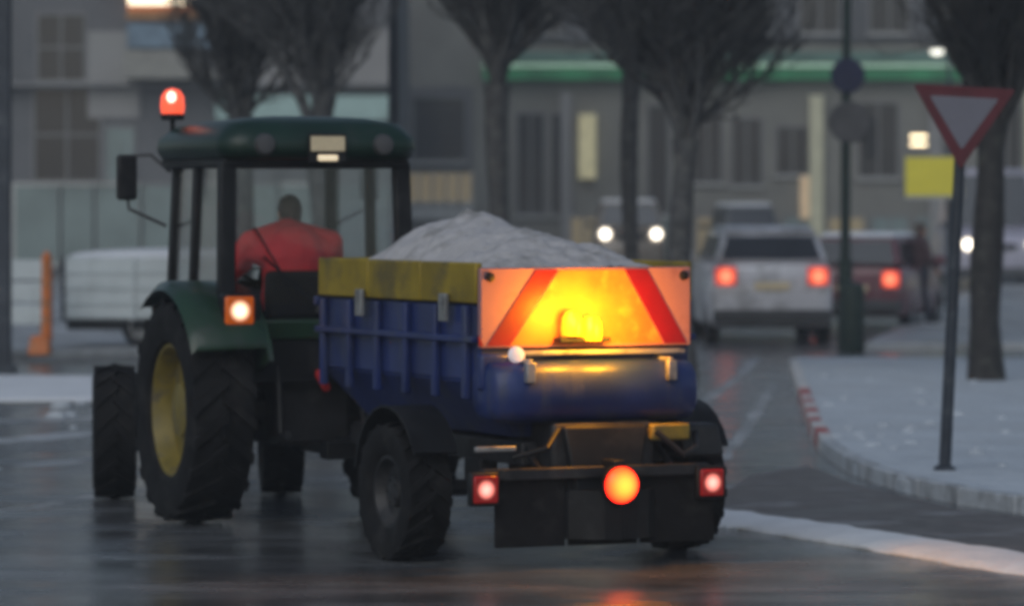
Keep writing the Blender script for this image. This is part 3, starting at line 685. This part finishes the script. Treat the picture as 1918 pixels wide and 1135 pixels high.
for y_ in (-.2, 1.1):
    b = MB(); b.box(-.775, -.745, y_-.05, y_+.05, 1.45, 1.62); b.build('board_clip', 'steel', SP, bevel=.006)
# grit heap in the hopper
b = MB(); n1, n2 = 70, 110
def hz(u, v):
    x = -Wt+.025+(2*Wt-.05)*u; y = Y0+.01+(Y1-Y0-.07)*v
    e = min(u, 1-u)*2; e2 = min(v, 1-v)*2
    base = 1.755+.10*min(1, e*2)*min(1, e2*3)
    pk = .26*max(0, 1-math.hypot((x+.05)/.62, (y-.95)/1.0))+.10*max(0, 1-math.hypot(x/.6, (y+.05)/.7))
    return (x, y, base+pk+.035*noise.noise(Vector((x*3, y*3, 1)))+.03*noise.noise(Vector((x*9, y*9, 2)))+.012*noise.noise(Vector((x*27, y*27, 4))))
vs = [hz(i/n1, j/n2) for j in range(n2+1) for i in range(n1+1)]
fs = [(j*(n1+1)+i, j*(n1+1)+i+1, (j+1)*(n1+1)+i+1, (j+1)*(n1+1)+i) for j in range(n2) for i in range(n1)]
b.add(vs, fs); sh = b.build('salt_heap', 'salt', None, smooth=180, loc=(.19, 26.35, 0), rot=(0, 0, R(25)))
tag(sh, 'pale heap of road salt piled above the rim of the blue hopper', 'salt', kind='stuff')

# ------------------------------------------------------------------ give-way sign on the verge
bx, by = G(1769, 880, .11)
YS = thing('yield_sign', 'give way triangle, point down, on a leaning dark pole in the snowy verge', 'road sign', (bx, by, .10), 0)
YS.rotation_euler = (0, R(2.8), R(4))
s34 = F/by; top = (880-160)/s34
b = MB(); b.tube([(0, 0, -.05), (0, 0, top-.04)], [.048, .042], 14); b.build('pole', 'pole', YS)
b = MB(); b.lathe([(.09, -.02), (.085, .03), (.05, .05)], (0, 0, .0), (0, 0, 1), 16); b.build('pole_foot', 'pole', YS)
hwd = 97/s34; hh_ = hwd*2*.80
def tri(a, zt, zb, y0, y1, name, m, parent, rr=.035):
    P = [Vector((-a, 0, zt)), Vector((a, 0, zt)), Vector((0, 0, zb))]; poly = []
    for i in range(3):
        p = P[i]; pa = (P[i-1]-p).normalized(); pb = (P[(i+1) % 3]-p).normalized()
        for t in range(5):
            q = t/4; c = p+(pa*(1-q)**2+pb*q**2)*rr
            poly.append((c.x, c.z))
    b = MB(); b.prism(poly, y0, y1); return b.build(name, m, parent, smooth=30)
tri(hwd, top, top-hh_, -.065, -.05, 'border', 'sign_red', YS)
fc = tri(hwd*.68, top-hh_*.125, top-hh_*.76, -.069, -.06, 'sign_face', 'sign_white', YS, .02)
for z_ in (top-.12, top-.38):
    b = MB(); b.box(-.07, .07, -.055, .055, z_-.02, z_+.02); b.build('clamp', 'steel', YS, bevel=.008)

# ------------------------------------------------------------------ tall post with round signs
px_, dy = 1583, 61.5; sc = F/dy
TP = thing('sign_post', 'tall dark green post with a navy round sign above a pale round one', 'signpost', (X(px_, dy), dy, .0))
b = MB(); b.tube([(0, 0, 0), (0, 0, 1.3), (0, 0, 1.32), (.01, 0, 3.4), (.05, 0, 7.5)], [.115, .11, .075, .07, .05], 14); b.build('post', 'pole_g', TP)
b = MB(); b.lathe([(.24, 0), (.25, .015), (.24, .03)], (.03, -.11, 3.95), (0, 1, 0), 28); b.build('navy_sign', 'navy', TP)
b = MB(); b.box(-.06, .12, -.10, .12, 3.70, 4.2); b.build('sign_bracket', 'pole_g', TP, bevel=.01)
b = MB(); b.lathe([(.29, 0), (.30, .015), (.29, .03)], (.05, -.10, 3.28), (0, 1, 0), 28); b.build('pale_sign', 'grey_sign', TP)
b = MB(); b.box(.28, .44, -.08, .02, 2.75, 3.35); b.box(.05, .30, -.04, -.02, 3.0, 3.04); b.build('side_plate', 'plast', TP, bevel=.02)
b = MB(); rings = [[(r*math.cos(2*math.pi*j/20), -.02+r*math.sin(2*math.pi*j/20), z) for j in range(20)] for r, z in ((.15, 0), (.17, .05), (.17, .9), (.16, .96), (.05, 1.0))]
b.loft(rings); lbn = b.build('litter_bin', 'pole_g', None, loc=(X(1597, 60.8), 60.8, 0)); tag(lbn, 'squat dark green litter bin at the foot of the tall sign post', 'litter bin')

# ------------------------------------------------------------------ trees
def tree(px, dy, tw, z_split, spread, hgt, m, label, seed, dens=1.0, lean=0, limbs=6, open_=.0, grp='bare pollarded street trees', levels=4):
    rnd = random.Random(seed)
    root = thing('bare_tree', label, 'tree', (X(px, dy), dy, 0), 0, grp)
    t = MB(); pts = []; rr = []
    for k in range(9):
        q = k/8; pts.append((lean*q*z_split+.04*math.sin(q*5+seed), .03*math.sin(q*4+seed), q*z_split)); rr.append(tw*(1.25-.35*min(1, q*4) if q < .3 else .92+.10*math.sin(q*9+seed)))
    rr[-1] = tw*1.12
    t.tube(pts, rr, 12); t.build('trunk', m, root, smooth=80)
    c = MB()
    def grow(p, d, ln, r, lv):
        nseg = 4; P = [p.copy()]; rad = [r]; dd = d.copy()
        for i in range(nseg):
            dd = (dd+Vector((rnd.uniform(-.25, .25), rnd.uniform(-.25, .25), rnd.uniform(-.04, .20)))).normalized()
            P.append(P[-1]+dd*ln/nseg); rad.append(r*(1-.55*(i+1)/nseg))
        c.tube(P, rad, 6 if lv < 2 else 4 if lv < 4 else 3, cap=False)
        if lv >= levels: return
        nk = int((7 if lv == 0 else 5 if lv < 3 else 3)*dens+rnd.random())
        for k in range(nk):
            q = rnd.uniform(.10, 1.0); i = min(nseg-1, int(q*nseg)); pp = P[i].lerp(P[i+1], q*nseg-i)
            a = rnd.uniform(0, 2*math.pi); tl = rnd.uniform(.25, .85)
            u = dd.orthogonal().normalized(); v = dd.cross(u)
            nd = (dd*math.cos(tl)+(u*math.cos(a)+v*math.sin(a))*math.sin(tl)+Vector((0, 0, .18))).normalized()
            grow(pp, nd, ln*rnd.uniform(.48, .72), max(.008, rad[i]*.55), lv+1)
    knob = MB()
    top_ = Vector(pts[-1])
    limbs = int(limbs*1.7)
    for k in range(limbs):
        a = 2*math.pi*k/limbs+rnd.uniform(-.3, .3); sp = spread*rnd.uniform(.25, 1.15)
        d = Vector((math.cos(a)*sp, math.sin(a)*sp, 1)).normalized()
        grow(top_-Vector((0, 0, rnd.uniform(0, .5)*tw*4)), d, hgt*rnd.uniform(.5, .7), tw*rnd.uniform(.30, .52), 0)
    c.build('crown', m, root, smooth=60)
    return root
tree(452, 58, .16, 3.3, .27, 3.6, 'bark', 'slender bare tree above the left half of the tractor cab roof', 11)
tree(604, 56, .21, 3.2, .25, 3.8, 'bark', 'bare tree forking in a V right above the cab number plate', 12, limbs=7)
tree(935, 57, .16, 3.7, .36, 3.6, 'bark', 'bare tree rising behind the pale salt heap', 13, dens=1.1)
tree(1183, 60, .13, 4.0, .28, 3.8, 'bark', 'thin bare tree standing between the two lit headlamps of the brown van', 14, dens=1.15, limbs=8)
tree(1278, 52, .15, 2.9, .25, 4.2, 'bark', 'dense bare tree between the brown van and the white car', 15, limbs=13, dens=1.35)
tree(1850, 49, .19, 3.1, .55, 4.2, 'bark_d', 'thickest and darkest bare tree, directly behind the give way triangle', 16, limbs=8, dens=1.1)
b = MB(); b.tube([(0, 0, 0), (0, 0, .6), (0, 0, .62), (0, 0, 8)], [.12, .11, .085, .06], 12)
lp = thing('lamp_post', 'plain dark lamp post between the second and third bare trees', 'lamp post', (X(737, 60), 60, 0)); b.build('post', 'pole', lp)
b = MB(); b.tube([(0, 0, 7.9), (.3, -.2, 8.2), (.9, -.6, 8.3)], .035, 8); b.box(.8, 1.3, -.85, -.55, 8.26, 8.36); b.build('lamp_arm', 'pole', lp)
# dark post at the left edge of the view
LP_ = thing('steel_post', 'dark steel post cut by the left edge, foot in the snow bank', 'post', (X(6, 53), 53, 0))
b = MB(); b.box(-.10, .10, -.10, .10, 0, 7.5); b.build('post', 'pole', LP_, bevel=.02)
b = MB(); b.box(-.16, .16, -.16, .16, 0, .12); b.build('base_plate', 'pole', LP_, bevel=.02)

# ------------------------------------------------------------------ left: marker, barrier, trailer
d0 = 57
OM = thing('marker_post', 'orange plastic marker post in an orange foot beside the white trailer', 'marker post', (X(88, d0), d0, .10))
b = MB(); b.tube([(0, 0, .2), (0, 0, 1.32)], [.075, .07], 12); b.tube([(0, 0, 1.3), (0, 0, 1.38)], [.05, .03], 12); b.build('post', 'orange', OM)
b = MB(); b.frust((-.24, .06, -.2, .2), 0, (-.20, .04, -.14, .14), .26); b.build('foot', 'orange', OM, bevel=.03)
BB = thing('barrier_board', 'low pale barrier boards left of the orange marker post', 'barrier', (X(35, 59), 59, .10))
for k in range(3):
    b = MB(); b.box(-.38, .42, -.03, .03, .34+k*.31, .62+k*.31); b.build('board', 'trailer', BB, bevel=.015)
for x_ in (-.3, .3):
    b = MB(); b.box(x_-.03, x_+.03, .035, .09, 0, 1.26); b.build('upright', 'steel', BB, bevel=.005)
    b = MB(); b.box(x_-.06, x_+.06, -.3, .35, 0, .07); b.build('foot', 'plast', BB, bevel=.01)
BT = thing('box_trailer', 'low white box trailer with snow on its lid, half hidden behind the tractor', 'trailer', (X(118, 60), 60, .10))
b = MB(); b.box(0, 3.0, 0, 1.4, .36, .38); b.box(.05, 2.95, .05, 1.35, .24, .36); b.build('chassis', 'black', BT, bevel=.01)
for k in range(3):
    b = MB(); b.box(.02+.99*k, .99+.99*k, -.02, .0, .40, 1.24); b.build('side_panel', 'trailer', BT, bevel=.01)
b = MB(); b.box(.0, 2.99, .001, 1.4, .382, 1.245); b.build('body', 'trailer', BT, bevel=.02)
for k in range(3):
    b = MB(); b.box(.03, 2.97, -.045, -.021, .60+.22*k, .62+.22*k); b.build('rail', 'trailer', BT, bevel=.004)
for k in range(4):
    b = MB(); b.box(-.02+.98*k, .03+.98*k, -.055, -.022, .38, 1.26); b.build('corner_post', 'pole' if k == 0 else 'trailer', BT, bevel=.004)
b = MB(); b.ball((1.5, .7, 1.26), (1.5, .72, .12), 24, 8); b.build('snow_lid', 'snow_w', BT)
for x_ in (1.1, 1.9): wheel(BT, x_, .1, .28, .16, .17, -1, rm='steel').rotation_euler = (0, 0, R(90))

# ------------------------------------------------------------------ cars
def car(name, label, cat, loc, rz, L=4.4, W=1.8, H=1.7, belt=1.02, paint='white_car', rear_slope=.25, front=0.95, head=False, tail=True, snow=False, van=False, lamp_z=None, grp=None):
    c = thing(name, label, cat, loc, rz, grp); h = W/2
    yb, yf = -L/2, L/2
    st = [(yb, .88, .42, belt-.16), (yb+.06, .95, .30, belt-.04), (yb+.35, 1.0, .24, belt), (0, 1.0, .22, belt+.0), (yf-front-.1, .99, .22, belt), (yf-.5, .96, .24, belt-.12), (yf-.12, .9, .28, belt-.26), (yf, .78, .38, belt-.38)]
    rings = []
    for y, wf, zb, zt in st:
        w_ = h*wf; r = []
        for (a, b_) in ((-.88, zb), (-.97, zb+.08), (-1.0, (zb+zt)*.5), (-.975, zt-.10), (-.90, zt-.01), (-.5, zt+.02), (.5, zt+.02), (.90, zt-.01), (.975, zt-.10), (1.0, (zb+zt)*.5), (.97, zb+.08), (.88, zb)):
            r.append((a*w_, y, b_))
        rings.append(r)
    b = MB(); b.loft(rings); b.build('body', paint, c, smooth=40)
    # greenhouse
    gb = (-h*.90, h*.90, yb+.10, yf-front); gt = (-h*.74, h*.74, yb+.10+rear_slope, yf-front-(.35 if van else .75))
    b = MB(); b.frust(gb, belt, gt, H-.06); gh = b.build('cabin', paint, c, bevel=.09)
    b = MB(); b.frust((gt[0]-.01, gt[1]+.01, gt[2]-.04, gt[3]+.03), H-.075, (gt[0]+.10, gt[1]-.10, gt[2]+.1, gt[3]-.1), H); b.build('roof', 'snow_w' if snow else paint, c, bevel=.03)
    z0, z1 = belt+.05, H-.15
    def lerp(z):
        t = (z-belt)/(H-.06-belt); return [gb[i]+(gt[i]-gb[i])*t for i in range(4)]
    A = lerp(z0); Bq = lerp(z1); i1 = .09; o_ = .012
    pane('rear_window', [(A[0]+i1, A[2]-o_, z0), (A[1]-i1, A[2]-o_, z0), (Bq[1]-i1, Bq[2]-o_, z1), (Bq[0]+i1, Bq[2]-o_, z1)], .01, c, 'car_glass')
    pane('windscreen', [(A[1]-i1, A[3]+o_, z0), (A[0]+i1, A[3]+o_, z0), (Bq[0]+i1, Bq[3]+o_, z1), (Bq[1]-i1, Bq[3]+o_, z1)], .01, c, 'car_glass')
    nw = 1 if van else 3
    for s_ in (0, 1):
        sg = -1 if s_ == 0 else 1
        for k in range(nw):
            ya, yb_ = (A[3]-1.0, A[3]-.15) if van else (A[2]+.15+(A[3]-A[2]-.3)*k/3+.03, A[2]+.15+(A[3]-A[2]-.3)*(k+1)/3-.03)
            za, zb_ = (Bq[3]-.95, Bq[3]-.1) if van else (Bq[2]+.1+(Bq[3]-Bq[2]-.2)*k/3+.03, Bq[2]+.1+(Bq[3]-Bq[2]-.2)*(k+1)/3-.03)
            P = [(A[s_]+sg*o_, ya, z0), (A[s_]+sg*o_, yb_, z0), (Bq[s_]+sg*o_, zb_, z1), (Bq[s_]+sg*o_, za, z1)]
            pane('side_window', P if sg < 0 else P[::-1], .008, c, 'car_glass')
        b = MB(); b.box(sg*h*1.0-.02 if sg > 0 else -h-.17, h+.17 if sg > 0 else -h+.02, yf-front-.35, yf-front-.22, belt+.0, belt+.15); b.build('mirror', 'plast' if van else paint, c, bevel=.03)
        for y_ in (yb+.80, yf-.78): wheel(c, sg*(h-.11), y_, .33, .21, .21, sg, rm='steel', bolts=5)
        # tail lamp
        x0, x1 = sorted((sg*h*.90, sg*h*.56))
        b = MB(); b.box(-(x1-x0)/2, (x1-x0)/2, -.03, .13, -.14, .14); tl = b.build('tail_lamp', 'g_car' if tail else 'tail_dim', c, bevel=.04, loc=((x0+x1)/2, yb+.0, belt-.20))
        lz = lamp_z or belt-.36
        b = MB(); x0, x1 = sorted((sg*h*.56, sg*h*.80)); b.lathe([(.17 if van else .10, 0), (.15 if van else .09, .04), (.05, .06)], (0, 0, 0), (0, 1, 0), 18); b.build('headlamp', 'g_head' if head else 'chrome', c, loc=((x0+x1)/2, yf-.02, lz))
    b = MB(); b.box(-h*.93, h*.93, yb-.07, yb+.12, .32, .52); b.build('rear_bumper', 'plast', c, bevel=.04)
    b = MB(); b.box(-h*.90, h*.90, yf-.14, yf+.06, .28, .50); b.build('front_bumper', 'plast', c, bevel=.04)
    b = MB(); b.box(-.26, .26, yb-.035, yb-.015, belt-.40, belt-.29); b.build('number_plate', 'plate', c, bevel=.004)
    b = MB(); b.box(-.40, .40, yf+.0, yf+.02, lz-.14, lz+.02); b.build('grille', 'black', c, bevel=.01)
    return c
dW = 64
car('parked_car', 'white car with glowing tail lamps seen from behind, right of the spreader', 'car', (X(1420, dW+2.2), dW+2.2, 0), R(2), W=1.9, H=1.76, belt=1.22, rear_slope=.30, L=4.5)
car('hatchback', 'dark red car with one tail lamp showing between the sign post and the pedestrian', 'car', (X(1640, 72), 72, 0), R(-16), W=1.75, H=1.62, belt=1.06, paint='red_car', rear_slope=.3, L=4.0, snow=True)
car('van', 'brown van with both headlamps lit coming from behind a thin tree', 'van', (X(1177, 113), 113, 0), R(180), W=1.95, H=2.15, belt=1.42, paint='brown_car', L=4.6, van=True, head=True, tail=False, snow=True, lamp_z=1.25)
car('van', 'dark van with snow on its roof standing beyond the white car', 'van', (X(1388, 112), 112, 0), R(4), W=1.6, H=2.05, belt=1.35, paint='dark_car', L=4.4, van=True, tail=False, snow=True)
car('van', 'pale lavender white van with a single bright headlamp showing beside the darkest tree', 'van', (X(1851, 106), 106, 0), R(180), W=2.3, H=2.9, belt=1.45, paint='van_white', L=5.2, van=True, head=True, tail=False, lamp_z=1.06)

# pedestrian walking
pd = 71.5
Jp = dict(pelvis=(0, 0, .90), waist=(0, 0, 1.06), chest=(0, .01, 1.22), neck=(0, .01, 1.42), head=(0, .03, 1.56), face=(0, 1, 0),
          shl=(-.17, 0, 1.34), ell=(-.22, -.08, 1.08), wrl=(-.20, .06, .90), hdl=(0, .3, -1), hul=(-1, 0, 0),
          shr=(.17, 0, 1.34), elr=(.22, .06, 1.08), wrr=(.20, .22, .93), hdr=(0, .4, -1), hur=(1, 0, 0),
          hipl=(-.09, 0, .86), knl=(-.10, .12, .48), anl=(-.12, .22, .09), hipr=(.09, 0, .86), knr=(.10, -.05, .48), anr=(.12, -.25, .11))
person('person', 'pedestrian in a dark maroon coat walking between the dark red car and give way pole', Jp, 'coat', 'trousers', (X(1722, pd), pd, .10), R(-70), coat=True)

# ------------------------------------------------------------------ yellow sign and small street lamp
dy = 78
YG = thing('yellow_sign', 'lit yellow box sign on a post, partly behind the give way triangle', 'sign', (X(1748, dy), dy, .10))
sc = F/dy; zt = Z(292, dy)-.1; zb = Z(372, dy)-.1
b = MB(); b.box(-.56, .56, -.10, .10, zb, zt); b.build('sign_box', 'frame', YG, bevel=.02)
b = MB(); b.box(-.52, .52, -.115, -.095, zb+.05, zt-.03); b.build('sign_face', 'yellow_sign', YG, bevel=.01)
b = MB(); b.box(-.53, .53, -.12, -.09, zb+.0, zb+.04); b.build('bottom_trim', 'frame_w', YG)
for z_ in (Z(256, dy), Z(271, dy)):
    b = MB(); b.box(-.42, -.12, -.05, .05, z_-.13, z_-.07); b.build('lamp_tube', 'warm_lamp', YG, bevel=.01)
b = MB(); b.box(-.3, -.24, -.04, .04, zt, Z(250, dy)-.1); b.build('lamp_bracket', 'frame', YG)
b = MB(); b.tube([(.28, .06, 0), (.28, .06, zt)], .05, 10); b.build('post', 'pole', YG)
dy = 92
SL = thing('street_lamp', 'slim street lamp with a small lit white head left of the darkest tree crown', 'street lamp', (X(1778, dy), dy, .10))
b = MB(); b.tube([(0, 0, 0), (0, 0, 5.1), (-.05, 0, 5.25), (-.2, 0, 5.3)], [.07, .045, .04, .03], 10); b.build('post', 'pole', SL)
b = MB(); b.box(-.42, -.12, -.12, .12, 5.27, 5.36); b.build('lamp_head', 'pole', SL, bevel=.02)
b = MB(); b.ball((-.27, -.02, 5.24), (.15, .11, .09)); b.build('lamp_glass', lamp_mat('street_lamp_glass', (1, .98, .85), 2.2), SL)

# ------------------------------------------------------------------ buildings
def win(parent, Y, x0, x1, z0, z1, m='win', nx=2, nz=1, fm='frame', fw=.07, rec=.10):
    """window set in the wall plane at depth Y: recessed pane, frame bars proud of it"""
    fr = MB()
    fr.box(x0, x1, Y-.05, Y-.004, z0-fw, z0); fr.box(x0, x1, Y-.05, Y-.004, z1, z1+fw)
    fr.box(x0-fw, x0, Y-.05, Y-.004, z0-fw, z1+fw); fr.box(x1, x1+fw, Y-.05, Y-.004, z0-fw, z1+fw)
    for k in range(1, nx): xx = x0+(x1-x0)*k/nx; fr.box(xx-.03, xx+.03, Y-.045, Y-.012, z0, z1)
    for k in range(1, nz): zz = z0+(z1-z0)*k/nz; fr.box(x0, x1, Y-.040, Y-.014, zz-.03, zz+.03)
    o = fr.build('window', fm, parent, smooth=0)
    p = MB(); p.box(x0, x1, Y-.010, Y-.002, z0, z1); p.build('pane', m, o, smooth=0)
    s = MB(); s.box(x0-.12, x1+.12, Y-.14, Y-.052, z0-fw-.06, z0-fw); s.build('sill', 'frame_w', o, smooth=0)
    return o
# left building
YL = 108.0
LB = thing('shop_building', 'grey building with tall dark windows and a glowing cream shop sign, behind the tractor', 'building', (0, 0, 0))
b = MB(); b.box(-26, X(745, YL), YL, YL+12, 0, 13); b.build('wall', 'wall_g', LB)
xl = lambda p: X(p, YL); zl = lambda p: Z(p, YL)
b = MB(); b.box(xl(400), xl(744), YL-.06, YL-.002, zl(165), zl(55)); b.build('wall_panel', 'wall_l', LB)
b = MB(); b.box(xl(165), xl(262), YL-.06, YL-.002, zl(222), zl(60)); b.build('wall_panel', 'wall_l', LB)
win(LB, YL, xl(72), xl(158), zl(150), zl(30), nx=2, nz=2)
win(LB, YL, xl(-80), xl(20), zl(150), zl(30), nx=2, nz=2)
win(LB, YL, xl(66), xl(186), zl(338), zl(168), nx=2, nz=2)
win(LB, YL, xl(200), xl(250), zl(338), zl(240), nx=1, nz=1, m='win_teal')
for k, (a_, c_) in enumerate(((28, 110), (116, 175), (181, 262), (268, 340), (346, 430), (436, 520), (526, 610), (616, 735))):
    win(LB, YL, xl(a_), xl(c_), .55, zl(348), m='win_teal', nx=1, fm='frame' if k % 2 else 'frame_w')
b = MB(); b.box(xl(-100), xl(744), YL-.45, YL-.06, zl(164), zl(156)); b.build('ledge', 'frame', LB, bevel=.02)
b = MB(); b.box(xl(405), xl(744), YL-.35, YL-.07, zl(226), zl(180)); b.build('canopy_fascia', mat('pale_teal_fascia', (.3, .42, .40), rough=.5, var=.15, emit=(.5, .75, .72), estr=.06), LB, bevel=.02)
b = MB(); b.box(xl(242), xl(402), YL-.5, YL-.1, zl(22), zl(-22)); sg_ = b.build('shop_sign', 'sign_rust', LB, bevel=.02)
b = MB(); b.box(xl(244), xl(366), YL-.53, YL-.5, zl(12), zl(-20)); b.build('sign_face', 'sign_glow', sg_)
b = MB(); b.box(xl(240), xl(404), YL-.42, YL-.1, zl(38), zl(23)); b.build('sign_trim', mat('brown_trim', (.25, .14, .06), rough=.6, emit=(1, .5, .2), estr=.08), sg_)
b = MB(); b.box(xl(240), xl(404), YL-.3, YL-.1, zl(92), zl(44)); b.build('name_panel', 'blue_panel', LB, bevel=.02)
b = MB(); b.hexa([(xl(240), YL-1.3, zl(150)), (xl(425), YL-1.3, zl(150)), (xl(425), YL-.1, zl(150)), (xl(240), YL-.1, zl(150)), (xl(240), YL-.9, zl(98)), (xl(330), YL-.9, zl(96)), (xl(340), YL-.1, zl(96)), (xl(240), YL-.1, zl(96))])
b.build('awning', 'awning', LB)
for k in range(5):
    win(LB, YL, xl(-560+k*110), xl(-480+k*110), zl(150), zl(30), nx=2, nz=2)
# long building with the green fascia
YR = 128.0
RBd = thing('arcade_building', 'long beige shop arcade with a green striped fascia, behind the trees and vans', 'building', (0, 0, 0))
b = MB(); b.box(X(750, YR), 32, YR, YR+12, 0, 14); b.build('wall', 'wall_b', RBd)
xr = lambda p: X(p, YR); zr = lambda p: Z(p, YR)
def strip(name, a_, c_, y0, y1, dep, m):
    b = MB(); b.box(xr(a_), xr(c_), YR-dep, YR-.07, zr(y1), zr(y0)); b.build(name, m, RBd, bevel=.01)
strip('fascia_band', 905, 2400, 99, 117, .45, 'teal_band')
strip('light_strip', 905, 2400, 121, 127, .5, 'light_strip')
strip('fascia_band', 905, 2400, 131, 151, .47, 'green_band')
strip('upper_panel', 905, 2400, -260, 80, .12, 'wall_g')
for a_ in range(980, 2400, 130):
    win(RBd, YR-.12, xr(a_), xr(a_+70), zr(60), zr(-40), nx=2, nz=1)
b = MB(); b.box(xr(760), xr(885), YR-.08, YR-.003, zr(318), zr(165)); b.build('wall_panel', 'wall_g', RBd)
win(RBd, YR-.08, xr(775), xr(870), zr(300), zr(185), nx=1, m='win')
for k in range(5): win(RBd, YR, xr(762+k*25), xr(783+k*25), zr(378), zr(325), nx=1, m='win_warm', fm='frame_w', fw=.04)
b = MB(); b.box(xr(760), xr(886), YR-.3, YR-.06, zr(412), zr(386)); b.build('window_ledge', 'frame_w', RBd)
for (a_, c_, y0, y1, m_) in ((970, 1018, 215, 400, 'win'), (1035, 1070, 215, 400, 'win'), (1215, 1250, 200, 400, 'win'), (1300, 1350, 210, 340, 'win'), (1372, 1425, 225, 345, 'win'), (1456, 1513, 240, 325, 'win'), (1610, 1680, 195, 330, 'win'), (1860, 1910, 200, 330, 'win'), (1950, 2020, 200, 330, 'win')):
    win(RBd, YR, xr(a_), xr(c_), zr(y1), zr(y0), nx=1 if c_-a_ < 40 else 2, m=m_)
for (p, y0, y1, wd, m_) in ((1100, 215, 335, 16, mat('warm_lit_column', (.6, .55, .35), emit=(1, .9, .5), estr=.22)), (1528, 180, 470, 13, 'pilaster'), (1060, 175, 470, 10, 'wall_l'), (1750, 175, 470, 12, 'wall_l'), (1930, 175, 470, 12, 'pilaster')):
    b = MB(); b.box(xr(p-wd), xr(p+wd), YR-.35, YR-.08, max(0, zr(y1)), zr(y0)); b.build('pilaster', m_, RBd, bevel=.02)
b = MB(); b.box(xr(1498), xr(1522), YR-.2, YR-.08, zr(410), zr(330)); b.build('poster_case', 'warm_lamp' if 0 else mat('warm_poster_case', (.6, .45, .3), emit=(1, .75, .45), estr=.25), RBd)
# shop windows low down, half lit
for k in range(10):
    win(RBd, YR, xr(1060+k*82), xr(1125+k*82), .4, zr(408), nx=2, m='win_teal' if k % 3 else 'win_warm')

# ------------------------------------------------------------------ winter haze / fine snowfall
b = MB(); b.box(-310, 310, -70, 510, -1, 14.5)
hz_ = b.build('haze', 'asphalt', smooth=0); hz_.data.materials.clear()
hm = bpy.data.materials.new('haze'); hm.use_nodes = True; nt = hm.node_tree; nt.nodes.remove(nt.nodes['Principled BSDF'])
pv = nt.nodes.new('ShaderNodeVolumePrincipled'); pv.inputs['Color'].default_value = (.78, .86, .95, 1); pv.inputs['Density'].default_value = .0012
nt.links.new(pv.outputs[0], nt.nodes['Material Output'].inputs['Volume']); hz_.data.materials.append(hm)
tag(hz_, kind='stuff')
